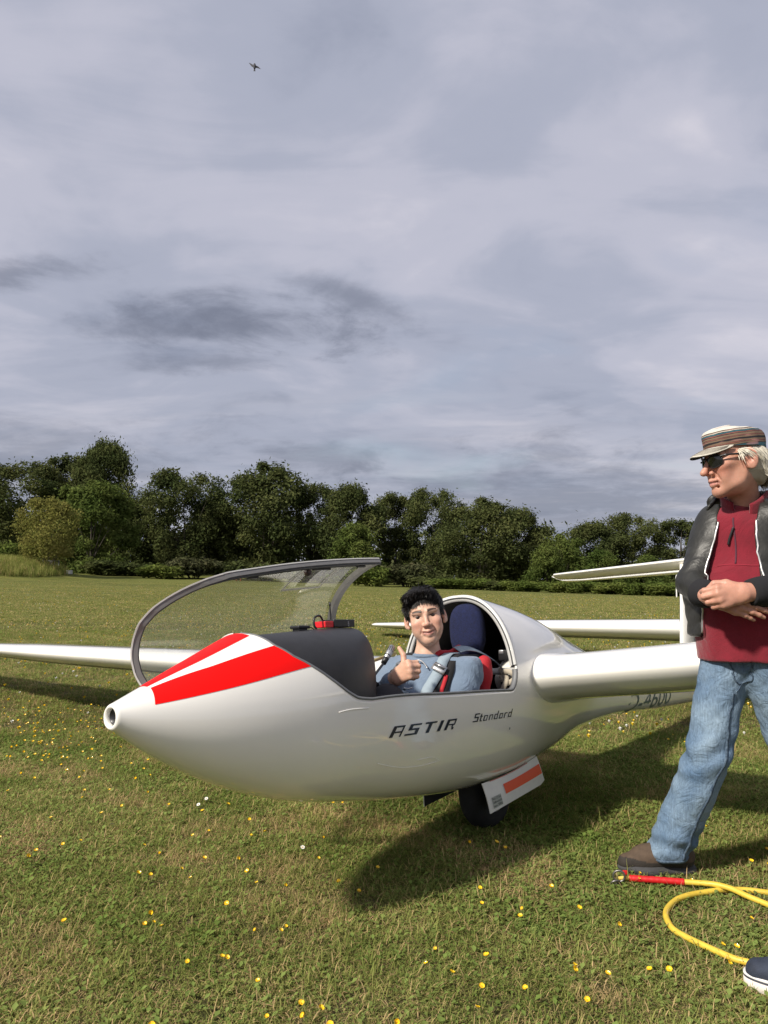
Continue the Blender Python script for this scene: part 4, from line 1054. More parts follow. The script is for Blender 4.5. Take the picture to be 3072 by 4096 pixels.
def head_sdf(S, C, B, age=0, ears=True, neck_to=None):
    """C head centre, B basis columns forward/left/up"""
    W = lambda a, b, c: np.array(C)+B@np.array([a, b, c], float)
    E = lambda c, r, k=.02, op='u', M=None: S.ell(W(*c), r, B if M is None else B@M, k, op)
    def rotz(a): a = R(a); return np.array([[math.cos(a), -math.sin(a), 0], [math.sin(a), math.cos(a), 0], [0, 0, 1]])
    def rotx(a): a = R(a); return np.array([[1, 0, 0], [0, math.cos(a), -math.sin(a)], [0, math.sin(a), math.cos(a)]])
    def roty(a): a = R(a); return np.array([[math.cos(a), 0, math.sin(a)], [0, 1, 0], [-math.sin(a), 0, math.cos(a)]])
    E((-.012, 0, .035), (.097, .077, .090)); jw = 1.0 if age else .93
    E((.030, 0, -.030), (.062, .064*jw, .088), .03); E((.012, 0, -.060), (.060, .055 if age else .047, .050), .03)
    S.cone(W(.02, .052 if age else .045, -.048), W(.074, .014*(1 if age else .7), -.102 if age else -.093), .018, .0155, .03); S.cone(W(.02, -.052 if age else -.045, -.048), W(.074, -.014*(1 if age else .7), -.102 if age else -.093), .018, .0155, .03)
    E((.078, 0, -.101 if age else -.091), (.016, .018 if age else .015, .016), .018)
    for s in (1, -1):
        E((.062, s*.044, -.018), (.026, .022, .020), .022)                     # cheekbone
        E((.060, s*.040, -.050), (.022, .020, .024), .022)                     # cheek
        E((.105 if age else .1095, s*.033, .014), (.020, .018, .0125), .016, 's')                # socket
        S.cone(W(.088, s*.014, .030), W(.074, s*.052, .030), .0085, .007, .014)   # brow ridge
    if age: 
        S.cone(W(.092, 0, .020), W(.120, 0, -.026), .0085, .0105, .012); E((.1235, 0, -.029), (.0105, .0095, .0095), .008)
    else:
        S.cone(W(.091, 0, .014), W(.106, 0, -.021), .0066, .0102, .012); E((.108, 0, -.024), (.0105, .0115, .009), .008)
    dn = 0 if age else .006
    for s in (1, -1): E((.099, s*.0135, -.033+dn), (.011, .0085, .008), .006)
    for s in (1, -1): S.cone(W(.106, s*.006, -.046+dn), W(.103, s*.007, -.038+dn), .0028, .0026, .002, 's')   # nostrils
    # mouth
    cu0 = .004 if not age else 0.0; W0 = W; W = lambda a, b, c: W0(a, b, c+dn)
    S.cone(W(.093, -.021, -.060+cu0), W(.099, 0, -.0600), .0060, .0075, .008); S.cone(W(.093, .021, -.060+cu0), W(.099, 0, -.0600), .0060, .0075, .008)
    S.cone(W(.092, -.016, -.074+cu0), W(.096, 0, -.0755), .0065, .0085, .008); S.cone(W(.092, .016, -.074+cu0), W(.096, 0, -.0755), .0065, .0085, .008)
    cu = .0078 if not age else -.002
    S.chain([W(.0905 if not age else .096, -.031 if not age else -.019, -.0665+cu), W(.107, 0, -.0672), W(.0905 if not age else .096, .031 if not age else .019, -.0665+cu)], [.0016 if not age else .0003, .0022, .0016 if not age else .0003], .004, 's')
    W = W0
    for s in (1, -1):
        if not age: S.ell(W(.094, s*.031, .0105), (.016, .0140, .0019), B@rotx(s*-8), .0022, 's')          # narrowed eye opening
        S.cone(W(.093, s*.019, -.030), W(.084, s*.033, -.062), .0007 if not age else .0018, .0005 if not age else .0005, .008, 's')   # smile fold
        if ears:
            es = 1.22 if age else 1.0; M = rotz(s*-26)@rotx(s*8); E((-.012, s*.085, -.003), (.020*es, .0085, .033*es), .006, 'u', M); E((-.006, s*.0915, .000), (.011, .006, .019), .006, 's', M)
            E((-.002, s*.080, -.030), (.008, .007, .009), .006)
            E((.004, s*.082, -.006), (.005, .005, .008), .004)
    if age:
        for s in (1, -1):
            E((.050, s*.073, -.052), (.030, .012, .026), .03, 's')          # hollow cheek
            S.cone(W(.080, s*.034, -.022), W(.068, s*.054, -.012), .0008, .0006, .006, 's')
        S.cone(W(.084, -.018, -.086), W(.084, .018, -.086), .0022, .0022, .008, 's')
    if neck_to is not None:
        S.cone(W(-.028, 0, -.055), neck_to, .044 if age else .048, .052, .018)
        if age:
            S.cone(W(-.01, .045, -.06), np.array(neck_to)+B@np.array([.045, .012, 0]), .011, .011, .012); S.cone(W(-.01, -.045, -.06), np.array(neck_to)+B@np.array([.045, -.012, 0]), .011, .011, .012)
            S.cone(W(.045, 0, -.092), np.array(neck_to)+B@np.array([.035, 0, .02]), .012, .014, .02)
    return W
def head_paint(V, C, B, base, lip, flush, brow=None, stub=None):
    kk = 8.2 if brow is not None else -2.5; dm = .006 if brow is not None else 0
    q = (V-np.array(C))@B; c = np.tile(np.array(base, float), (len(V), 1)); x, y, z = q.T
    def blend(w, col): nonlocal c; w = np.clip(w, 0, 1)[:, None]; c = c*(1-w)+np.array(col)*w
    g = lambda cx, cy, cz, r: np.exp(-(((x-cx)**2+(np.abs(y)-cy)**2+(z-cz)**2)/r**2))
    blend(.75*g(.075, .042, -.025, .026)+.6*g(.112, 0, -.026, .018)+.5*g(-.01, .085, 0, .03)+.25*g(.08, 0, -.1, .02), flush)
    zl = z-kk*y*y-dm; lipw = (np.exp(-((zl+.0675)/.0092)**4)*np.exp(-(y/.027)**4)*(x > .075)); blend(lipw*.85, lip)
    slit = np.exp(-((zl+.0670)/.0022)**2)*np.exp(-(y/.0315)**6)*(x > .075); blend(slit*.75, np.array(lip)*.25)
    if brow is not None:
        for s in (1, -1):
            u_ = (y*s-.012)/.042; zc = .0320+.006*np.sin(np.clip(u_, 0, 1)*2.2)-.004*np.clip(u_, 0, 1)
            w = (u_ > 0)*(u_ < 1)*np.exp(-((z-zc)/(.0072*(1-.45*np.clip(u_, 0, 1))))**4)*(x > .03); blend(w*.95, brow)
            e = np.exp(-(((y*s-.031)/.0165)**2)**2)*np.exp(-((z-.0150+.18*np.abs(y*s-.031))/.0026)**2)*(x > .05); blend(e*.9, (.02, .012, .01))
            e = np.exp(-(((y*s-.031)/.0145)**2)**2)*np.exp(-((z-.0065)/.0016)**2)*(x > .05); blend(e*.45, (.08, .04, .03))
    if stub is not None: blend(stub*np.exp(-((z+.085)/.03)**2)*(x > .02), (.3, .2, .17))
    return c
def strands(S, roots, dirs, lens, wd, rs, grav=(0, 0, -1), curl=.15, seg=5, push=.004, col=None, colvar=.3):
    """hair locks: tapered ribbons that leave the scalp along dirs, bend with gravity and stay outside S"""
    n = len(roots); P = roots.copy(); D = dirs/np.linalg.norm(dirs, axis=1)[:, None]; rows = [P.copy()]; gv = np.array(grav, float)
    ph = rs.random(n)*6.28
    for k in range(seg):
        st = (lens/seg)[:, None]; P = P+D*st; d = S(P.astype(F4)); g = S.grad(P.astype(F4)); pen = np.clip(push-d, 0, .03)[:, None]; P = P+g*pen
        D = D+gv*.28+curl*rs.normal(size=(n, 3))+g*pen*8; D = D-g*np.minimum(0, (D*g).sum(1))[:, None]*.8; D /= np.linalg.norm(D, axis=1)[:, None]; rows.append(P.copy())
    rows = np.array(rows)  # seg+1,n,3
    T = np.gradient(rows, axis=0); g = S.grad(rows.reshape(-1, 3)).reshape(rows.shape); Bv = np.cross(T, g); Bv /= np.linalg.norm(Bv, axis=2)[..., None]+1e-9
    w = (wd[None, :]*np.interp(np.linspace(0, 1, seg+1), [0, .4, .8, 1], [.7, 1, .75, .12])[:, None])[..., None]
    V = np.stack([rows-Bv*w, rows+g*w*.55, rows+Bv*w], 2)      # seg+1,n,3,3
    V = V.transpose(1, 0, 2, 3).reshape(-1, 3); F = []
    m = 3*(seg+1); base = (np.arange(n)*m)[:, None]
    for k in range(seg):
        for a, b in ((0, 1), (1, 2)): F.append(np.stack([base[:, 0]+3*k+a, base[:, 0]+3*k+b, base[:, 0]+3*k+3+b, base[:, 0]+3*k+3+a], -1))
    F = np.concatenate(F); c = np.repeat((np.array(col)[None]*(1+colvar*rs.normal(size=(n, 1)))).clip(.002, 1), m, axis=0)
    return V, F, c
DENIM = mat('blue_denim', (.075, .135, .225), .85, color2=(.21, .29, .375), var_scale=5, bump=.6, bump_scale=420, bump2=(.5, 10, .05), streak=((40, 40, 3), 6, .22))
BDENIM = mat('black_denim', (.022, .022, .026), .85, color2=(.04, .04, .046), var_scale=12, bump=.5, bump_scale=400)
SWEAT = mat('blue_sweatshirt', (.15, .205, .285), .9, var=.12, var_scale=18, bump=.5, bump_scale=380, sheen=.2, bump2=(.35, 9, .05))
FLEECE = mat('red_fleece', (.19, .006, .018), .95, var=.16, var_scale=24, bump=.6, bump_scale=300, sheen=.25, bump2=(.25, 6, .05))
PLUM = mat('plum_collar', (.085, .022, .038), .9, bump=.4, bump_scale=300)
LEATHER = mat('black_leather', (.022, .022, .020), .46, var=.3, var_scale=22, bump=.25, bump_scale=60, spec=.4, rough_var=.06, bump2=(.15, 6, .06))
KNIT = mat('black_rib_knit', (.010, .010, .012), .95, bump=.3, bump_scale=300)
ZIP = mat('zip_metal', (.55, .54, .52), .35, metal=.8)
BOOT = mat('brown_nubuck', (.075, .048, .032), .85, var=.35, var_scale=28, bump=.4, bump_scale=200)
BOOT2 = mat('dark_leather', (.035, .028, .022), .6, var=.3, var_scale=40)
SOLE = mat('rubber_sole', (.045, .045, .047), .8, var=.2, var_scale=40, bump=.4, bump_scale=150)

def build_boy():
    rs = np.random.default_rng(3)
    HC = G(1.50, .085, .290); hd = np.array([-.03, -1.0, .02])
    B = basis(hd, (-.20, .0, 1.0)); nb = G(1.535, .065, .115)
    root = empty('person', loc=tuple(G(1.35, .04, -.36))); org = np.array(root.location)
    tag(root, 'young person in blue sweatshirt sitting strapped in the cockpit giving a thumbs up', 'person')
    L = lambda V: np.asarray(V)-org
    # ---- body: head and neck, right hand, hidden trunk, one mesh
    H = SDF(); head_sdf(H, HC, B, 0, True, nb); H.cone(nb, G(1.56, .06, .03), .058, .10, .03)
    Vh, Fh = surface_nets(H, HC+[-.135, -.14, -.24], HC+[.135, .135, .145], .0026)
    base = np.array([.60, .375, .275])
    Ch = head_paint(Vh, HC, B, base, (.42, .15, .13), (.62, .28, .205), (.012, .008, .007))
    HS = SDF(); wr = np.array([.050, 3.130, .790]); X = np.array([.60, -.62, .46])
    fl = [(78, 102, 70), (80, 104, 72), (82, 104, 72), (84, 102, 70)]
    W = hand_sdf(HS, wr, X, np.array([.12, .05, 1.0]), 1, fl, [(.050, .036, -.012), (.058, .074, -.014), (.052, .108, -.006)], .97)
    HS.cone(wr, G(1.30, -.05, -.06), .026, .034, .02)
    Vd, Fd = surface_nets(HS, wr+[-.09, -.13, -.09], wr+[.15, .09, .20], .0022)
    Cd = np.tile(base*np.array([1.0, .93, .9]), (len(Vd), 1))
    kn = np.zeros(len(Vd))
    TB_ = SDF(); TB_.cone(G(1.32, .03, -.24), G(1.55, .05, .02), .11, .12); Vt, Ft = surface_nets(TB_, G(1.45, .05, -.1)-.42, G(1.45, .05, -.1)+.42, .02)
    V = np.concatenate([Vh, Vd, Vt]); F = np.concatenate([Fh, Fd+len(Vh), Ft+len(Vh)+len(Vd)]); C = np.concatenate([Ch, Cd, np.tile(base, (len(Vt), 1))])
    body = mesh_obj('body', L(V), F, SKIN, root, True, None, C)
    # eyes
    for s in (1, -1):
        c = HC+B@np.array([.0735, s*.031, .0105]); Ve, Fe = ellip_box((0, 0, 0), (.0125, .0125, .0125), 2.0, 24, 18); Vw = c+Ve@B.T
        g = B@np.array([1.0, -s*.02, .02]); g /= np.linalg.norm(g); dd = (Vw-c)@g/.0125; col = np.tile([.17, .13, .115], (len(Vw), 1)); col[dd > .70] = (.02, .012, .009)
        mesh_obj('eye', L(Vw), Fe, EYEM, body, True, None, col)
    # thumb and finger nails are too small to show at this size
    # ---- hair: cap volume plus many locks
    HR = SDF(); cap = lambda c, r, k=.02, op='u': HR.ell(HC+B@np.array(c), r, B, k, op)
    cap((-.016, 0, .046), (.105, .085, .096)); cap((.040, -.010, .100), (.060, .070, .030), .025)
    HR.cone(HC+B@np.array([.03, .074, .03]), HC+B@np.array([.026, .078, -.012]), .011, .007, .012); HR.cone(HC+B@np.array([.03, -.074, .03]), HC+B@np.array([.026, -.078, -.012]), .011, .007, .012)
    cut = B@np.array([1.0, 0, -.75]); HR.plane(HC+B@np.array([.050, 0, .066]), cut, .014)                     # hairline above the forehead
    HR.cone(HC+B@np.array([-.004, .10, -.006]), HC+B@np.array([-.004, .10, -.05]), .026, .03, .01, 's'); HR.cone(HC+B@np.array([-.004, -.10, -.006]), HC+B@np.array([-.004, -.10, -.05]), .026, .03, .01, 's')
    HR.plane(HC+B@np.array([0, 0, -.068]), B@np.array([.4, 0, -1.0]), .01)
    HR.disp(wob(8, 150, .0016, 6)); HR.disp(wob(9, 60, .003, 6))
    HAIR = mat('black_hair', (.012, .010, .009), .5, attr='Col', spec=.3)
    V1, F1 = surface_nets(HR, HC-.15, HC+.17, .0035); c1 = np.tile([.010, .008, .007], (len(V1), 1))
    n = 3600; d = rs.normal(size=(n, 3)); d[:, 2] = np.abs(d[:, 2])*1.0-.25; d /= np.linalg.norm(d, axis=1)[:, None]
    q = HC+(d*np.array([.105, .088, .1])+np.array([-.016, 0, .045]))@B.T; q = HR.snap(q, -.002); loc = (q-HC)@B
    ok = (np.abs(HR(q)+.002) < .002) & (np.linalg.norm(loc-np.array([-.016, 0, .045]), axis=1) < .118) & ~((loc[:, 0] > .045) & (loc[:, 2] < .082)) & (loc[:, 2] > -.045) & ~((np.abs(loc[:, 1]) > .05) & (loc[:, 2] < .050) & (loc[:, 0] > -.05)); q = q[ok]; loc = loc[ok]; nr = HR.grad(q)
    whorl = np.array([-.05, .01, .13]); out = loc-whorl; out[:, 2] -= .05; out /= np.linalg.norm(out, axis=1)[:, None]
    fwd = np.where(loc[:, :1] > .0, np.array([[.85, -.5, -.05]]), np.array([[.1, 0, -.9]])); di = (out*.6+fwd*.8)@B.T; di -= nr*(di*nr).sum(1)[:, None]; di += nr*.10+rs.normal(size=nr.shape)*.10
    V2, F2, c2 = strands(HR, q.astype(float), di, .026+.020*rs.random(len(q)), .0011+.0009*rs.random(len(q)), rs, (0, 0, -.2), .05, 5, .0012, (.014, .012, .011), .45)
    # fringe over the forehead and short locks at the temples, lying on the head
    UH = SDF().add(HR, .001).add(H, .001)
    n = 1500; q = np.stack([.020+.075*rs.random(n), (rs.random(n)*2-1)*.078, .060+.075*rs.random(n)], -1); q = HC+q@B.T; q = HR.snap(q, -.001); loc = (q-HC)@B; ok = (loc[:, 0] > .022) & (loc[:, 2] > .064); q = q[ok]; loc = loc[ok]
    di = np.stack([.55+0*loc[:, 0], -.30+.5*loc[:, 1]/.08*.4, -.75+0*loc[:, 0]], -1)@B.T; nr = UH.grad(q); di -= nr*(di*nr).sum(1)[:, None]; di += rs.normal(size=nr.shape)*.10
    V3, F3, c3 = strands(UH, q.astype(float), di, .014+.018*rs.random(len(q)), .0010+.0009*rs.random(len(q)), rs, (0, 0, -.25), .05, 5, .0016, (.013, .011, .010), .45)
    n = 500; q = np.stack([-.01+.05*rs.random(n), np.sign(rs.random(n)-.5)*.080, .02+.05*rs.random(n)], -1); q = HC+q@B.T; q = UH.snap(q, .0005); nr = UH.grad(q); di = np.tile(B@np.array([.15, 0, -1.0]), (len(q), 1)); di -= nr*(di*nr).sum(1)[:, None]; di += rs.normal(size=nr.shape)*.08
    V4, F4_, c4 = strands(UH, q.astype(float), di, .016+.018*rs.random(len(q)), .0010+.0008*rs.random(len(q)), rs, (0, 0, -.2), .04, 4, .0014, (.013, .011, .010), .45)
    VV = [V1, V2, V3, V4]; FFs = [F1, F2, F3, F4_]; o_ = 0; fo_ = []
    for v_, f_ in zip(VV, FFs): fo_.append(f_+o_); o_ += len(v_)
    mesh_obj('hair', L(np.concatenate(VV)), np.concatenate(fo_), HAIR, body, True, None, np.concatenate([c1, c2, c3, c4]))
    # ---- sweatshirt
    SW = SDF(); ft = (GF+.35*GL, .66)
    lsh, rsh = G(1.585, .235, .050), G(1.545, -.125, .045)
    SW.cone(G(1.30, .03, -.26), G(1.50, .05, -.06), .175, .185, .02, 'u', (GF*.8+GU*.5, .68)); SW.cone(G(1.54, .06, .03), G(1.52, .05, -.06), .12, .18, .05, 'u', (GF*.8+GU*.5, .70))
    SW.cone(G(1.555, .06, .085), lsh, .060, .066, .05); SW.cone(G(1.555, .06, .085), rsh, .060, .064, .05)
    lel = G(1.43, .205, -.185); rel = G(1.325, -.075, -.085)
    SW.cone(lsh, lel, .070, .058, .03); SW.cone(lel, G(1.20, .15, -.20), .054, .048, .02)
    SW.cone(rsh, rel, .068, .056, .03); fa = wr-(wr-rel)/np.linalg.norm(wr-rel)*.055; SW.cone(rel, fa, .054, .042, .02)
    SW.disp(wob(4, 34, .006, 5)); SW.disp(wob(5, 70, .0026, 5)); SW.disp(wob(6, 14, .008, 4)); SW.disp(lambda p: (-.0045*np.abs(np.sin((p@(GU*34+GL*26-GF*20).astype(F4))+1.5*np.sin(p@(GF*30).astype(F4))))).astype(F4))
    NK = np.array(nb); axn = HC+B@np.array([-.028, 0, -.055])-NK; axn /= np.linalg.norm(axn); SW.plane(NK+axn*.010, axn, .012); SW.cone(NK-axn*.02, NK+axn*.08, .056, .056, .006, 's')
    V, F = surface_nets(SW, G(1.42, .06, -.08)-[.42, .42, .34], G(1.42, .06, -.08)+[.42, .42, .36], .0062)
    mesh_obj('sweatshirt', L(V), F, SWEAT, root)
    # ribbed neck band
    ax = HC+B@np.array([-.026, 0, -.055])-nb; ax /= np.linalg.norm(ax); u1 = np.cross(ax, GL); u1 /= np.linalg.norm(u1); v1 = np.cross(ax, u1); cN = nb+ax*.009
    mb = MB(); mb.add(*tube(np.array([cN+.0600*(math.cos(a)*u1+math.sin(a)*v1)-GU*.004*math.cos(a) for a in np.linspace(0, 2*np.pi, 41)]), .0095, 10, False)); mb.V = [L(v) for v in mb.V]; mb.obj('neck_band', SWEAT, root)
    # ---- trousers
    TR = SDF(); TR.cone(G(1.40, .11, -.27), G(1.15, .128, -.040), .085, .066, .02); TR.cone(G(1.15, .128, -.040), G(.72, .09, -.24), .062, .05, .02)
    TR.cone(G(1.38, -.06, -.27), G(1.10, -.09, -.075), .085, .066, .02); TR.cone(G(1.10, -.09, -.075), G(.72, -.07, -.24), .062, .05, .02); TR.cone(G(1.40, .11, -.28), G(1.38, -.06, -.28), .1, .1, .03)
    TR.disp(wob(14, 45, .006, 6)); TR.disp(wob(15, 20, .006, 5))
    V, F = surface_nets(TR, np.minimum(G(1.5, -.2, -.4), G(.65, .3, .1))-.25, np.maximum(G(1.5, .2, -.1), G(.65, .2, .05))+.25, .0075); mesh_obj('trousers', L(V), F, BDENIM, root)
    # ---- parachute pack and harness worn over the sweatshirt
    REDP = mat('red_parachute', (.42, .010, .018), .75, bump=.4, bump_scale=90, var=.15, var_scale=20); BLKP = mat('black_webbing', (.012, .012, .013), .85, bump=.3, bump_scale=300)
    PK = SDF(); PK.cone(G(1.69, -.12, -.20), G(1.73, -.10, .08), .035, .035, .01); PK.cone(G(1.69, -.12, .02), G(1.69, .235, .03), .055, .055, .05, 'u'); PK.cone(G(1.665, .235, -.16), G(1.70, .255, .085), .036, .032, .02); PK.cone(G(1.66, .06, -.2), G(1.70, .06, .06), .09, .08, .06)
    PK.disp(wob(31, 60, .003, 5)); V, F = surface_nets(PK, G(1.68, .06, -.06)-.33, G(1.68, .06, -.06)+.33, .009); mesh_obj('parachute_pack', L(V), F, REDP, root)
    CL = SDF(); cpts = SW.snap(np.array([G(1.66, .155, .17), G(1.60, .145, .17), G(1.53, .125, .14), G(1.50, .105, .10), G(1.485, .095, .075)]), .010); cpts[0] = G(1.66, .150, .155); CL.chain([p for p in spline(cpts, 12)], [.013]*10+[.011, .008], .006); CL.disp(wob(33, 160, .0015, 5))
    V, F = surface_nets(CL, cpts.min(0)-.04, cpts.max(0)+.04, .0035); mesh_obj('padded_collar', L(V), F, REDP, root)
    def strap(pts, w, m, nm, off=.006, th=.003, nrm=None, n=34, snap=True):
        P = spline([G(*p) for p in pts], n)
        if snap: P = SW.snap(P, off); P = np.stack([np.convolve(np.pad(P[:, i], 2, mode='edge'), np.ones(5)/5, 'valid') for i in range(3)], -1)
        nn = SW.grad(P) if nrm is None else nrm
        V, F = ribbon(P, w, th, nn); return mesh_obj(nm, L(V), F, m, root), P
    BELT = mat('pale_blue_webbing', (.27, .335, .385), .75, bump=.35, bump_scale=500, var=.08, var_scale=60)
    strap([(1.64, .19, .14), (1.55, .185, .11), (1.47, .185, .02), (1.40, .17, -.10), (1.36, .15, -.19), (1.32, .13, -.26)], .062, BLKP, 'parachute_strap', .006)
    strap([(1.47, .192, .03), (1.42, .186, -.06), (1.385, .180, -.15), (1.36, .17, -.22)], .016, REDP, 'red_piping', .010)
    strap([(1.60, -.02, .14), (1.50, -.03, .08), (1.41, -.03, -.04), (1.36, -.02, -.15), (1.32, 0, -.25)], .062, BLKP, 'parachute_strap', .006)
    strap([(1.43, -.06, .0), (1.38, -.05, -.10), (1.35, -.04, -.2)], .014, REDP, 'red_piping', .010)
    _, PL = strap([(1.60, .175, .15), (1.53, .165, .10), (1.47, .15, .02), (1.42, .125, -.06), (1.38, .09, -.14), (1.34, .06, -.22)], .046, BELT, 'shoulder_belt', .012)
    strap([(1.97, .215, .02), (1.88, .205, .085), (1.75, .195, .135), (1.66, .185, .150), (1.60, .178, .145)], .046, BELT, 'shoulder_belt', 0, .003, np.tile(GU*.9+GL*.5, (34, 1)), 34, False)
    strap([(1.60, .005, .14), (1.52, .0, .10), (1.45, .005, .02), (1.40, .015, -.06), (1.36, .03, -.14), (1.33, .05, -.22)], .046, BELT, 'shoulder_belt', .012)
    strap([(1.37, .02, -.10), (1.36, .06, -.13), (1.345, .10, -.17), (1.33, .13, -.21)], .05, BELT, 'lap_belt', .016)
    strap([(1.40, .05, -.05), (1.375, .052, -.10), (1.35, .056, -.16)], .05, BELT, 'lap_belt', .018)
    # buckles: metal plate with a slider bar
    def buckle(t, y, z, dz):
        p = SW.snap(np.array([G(t, y, z)]), .020)[0]; n_ = SW.grad(p[None])[0]; q = SW.snap(np.array([G(t-.03, y-.015, z-.05)]), .02)[0]; dn = q-p; dn -= n_*(dn@n_); dn /= np.linalg.norm(dn); sd = np.cross(n_, dn)
        W_ = lambda a, b, c: p+sd*a+dn*b+n_*c
        mb = MB(); V, F = ribbon([W_(-.030, 0, .001), W_(-.015, .001, .003), W_(.015, .001, .003), W_(.030, 0, .001)], .040, .004, np.tile(n_, (4, 1))); mb.add(V, F); mb.V = [L(v) for v in mb.V]
        bk = mb.obj('buckle', mat('steel', (.6, .6, .59), .3, metal=.85), root)
        mb = MB(); mb.add(*tube([W_(-.024, -.008, .007), W_(.024, -.008, .007)], .0036, 8)); mb.V = [L(v) for v in mb.V]; mb.obj('slider_bar', ALU, bk)
        mb = MB(); V, F = ribbon([W_(-.022, -.002, .0055), W_(.022, -.002, .0055)], .010, .002, np.tile(n_, (2, 1))); mb.add(V, F); mb.V = [L(v) for v in mb.V]; mb.obj('slot', SEAL, bk); return bk
    buckle(1.475, .150, .030, 0); buckle(1.46, .005, .035, 0)
    # bent wire hook across the chest
    hp = SW.snap(np.array([G(*p) for p in ((1.465, .115, .025), (1.465, .095, .060), (1.46, .065, .065), (1.45, .048, .035), (1.42, .048, -.02), (1.40, .05, -.045), (1.395, .07, -.055), (1.395, .085, -.045))]), .018)
    mb = MB(); hq = spline(hp, 40); hq = np.stack([np.convolve(np.pad(hq[:, i], 3, mode='edge'), np.ones(7)/7, 'valid') for i in range(3)], -1); mb.add(*tube(hq, .0032, 8)); mb.V = [L(v) for v in mb.V]; mb.obj('wire_hook', ALU, root)
    return root
boy = build_boy()
def build_man():
    rs = np.random.default_rng(4)
    fx = np.array([-.52, -.855, 0.]); fx /= np.linalg.norm(fx); rt = np.array([-.855, .52, 0.]); rt /= np.linalg.norm(rt)   # facing, his right
    org = np.array([1.44, 3.10, 0.])
    root = empty('person', loc=tuple(org)); tag(root, 'older person in black leather jacket, red fleece and jeans standing with clasped hands', 'person')
    L = lambda V: np.asarray(V)-org
    P = lambda r_, f_, z: org+rt*r_+fx*f_+np.array([0, 0, z])     # right, forward, up
    HC = np.array([1.392, 3.03, 1.650]); B = basis((-.985, -.12, -.14), (-.06, .03, 1.0)); nb = np.array([1.468, 3.115, 1.480])
    skin = np.array([.525, .275, .195]); HSC = 1.10; nbh = HC+(nb-HC)/HSC
    LH = lambda V: L(HC+(np.asarray(V)-HC)*HSC)
    # ---- body: head, neck, both hands, hidden trunk
    H = SDF(); head_sdf(H, HC, B, 1, True, nbh); H.cone(nbh, HC+(P(0, -.03, 1.38)-HC)/HSC, .055, .06, .03)
    H.disp(wob(41, 90, .0018, 6))
    Vh, Fh = surface_nets(H, HC+[-.15, -.14, -.26], HC+[.16, .17, .14], .0028); Ch = head_paint(Vh, HC, B, skin, (.42, .16, .14), (.56, .205, .145), None, None)
    sp = wob(77, 70, 1.0, 6)(Vh.astype(F4)); Ch *= (1+.22*sp)[:, None]; Vh = HC+(Vh-HC)*HSC
    # left hand grips the right wrist; right hand points across underneath
    HL = SDF(); wl = np.array([1.325, 2.835, 1.135])
    hand_sdf(HL, wl, np.array([-.93, -.06, -.12]), np.array([-.10, .18, 1.0]), -1, [(38, 62, 40), (44, 66, 42), (48, 68, 42), (52, 66, 40)], [(.045, .040, -.018), (.078, .046, -.034), (.100, .030, -.046)], 1.12)
    HL.cone(wl, np.array([1.50, 2.88, 1.14]), .030, .036, .02); HL.disp(wob(51, 130, .0016, 6)); 
    Vl, Fl = surface_nets(HL, wl+[-.20, -.11, -.13], wl+[.13, .12, .12], .0026)
    HRr = SDF(); wrr = np.array([1.246, 2.915, 1.115]); tipd = np.array([1.42, 2.80, 1.058])-wrr
    hand_sdf(HRr, wrr, tipd, np.array([.15, .3, 1.0]), 1, [(16, 14, 10), (14, 16, 10), (16, 18, 12), (18, 22, 14)], [(.045, .036, -.012), (.072, .042, -.022), (.092, .034, -.03)], 1.06)
    HRr.cone(wrr, np.array([1.225, 3.02, 1.135]), .030, .036, .02)
    Vr, Fr = surface_nets(HRr, wrr+[-.10, -.20, -.15], wrr+[.27, .15, .10], .0026)
    TBd = SDF(); TBd.cone(P(0, -.02, .95), P(0, -.03, 1.34), .07, .07); Vt, Ft = surface_nets(TBd, P(0, 0, 1.15)-.4, P(0, 0, 1.15)+.4, .02)
    hc = skin*np.array([.98, .95, .95]); Vs = [Vh, Vl, Vr, Vt]; Cs = [Ch, np.tile(hc, (len(Vl), 1))*(1+.12*wob(52, 80, 1, 6)(Vl.astype(F4)))[:, None], np.tile(hc*.95, (len(Vr), 1)), np.tile(skin, (len(Vt), 1))]
    Fs = []; o = 0
    for v, f in zip(Vs, (Fh, Fl, Fr, Ft)): Fs.append(f+o); o += len(v)
    body = mesh_obj('body', L(np.concatenate(Vs)), np.concatenate(Fs), SKIN, root, True, None, np.concatenate(Cs))
    Wh = lambda a, b, c: HC+B@np.array([a, b, c], float)
    # ---- sunglasses
    mb = MB()
    LENS = mat('dark_lens', (.008, .009, .010), .06, coat=.6)
    sg = None; temples = []
    for s in (1, -1):
        V = []; nu, nv = 14, 9
        for k in (0, 1):
            for i in range(nu):
                for j in range(nv):
                    u_ = -1+2*i/(nu-1); v_ = -1+2*j/(nv-1); x_ = u_*math.sqrt(1-v_*v_/2)*.031; z_ = v_*math.sqrt(1-u_*u_/2)*.023
                    V.append(Wh(.104-.018*((u_+s*.2)**2)*.35-.008*(s*x_/.029+.5)-k*.002, s*.035+x_, .006+z_))
        m = nu*nv; F = grid_faces(nu, nv)+[tuple(m+q for q in f[::-1]) for f in grid_faces(nu, nv)]
        ring = [i*nv for i in range(nu)]+[(nu-1)*nv+j for j in range(1, nv)]+[i*nv+nv-1 for i in range(nu-2, -1, -1)]+[j for j in range(nv-2, 0, -1)]
        for a, b in zip(ring, ring[1:]+ring[:1]): F.append((a, b, b+m, a+m))
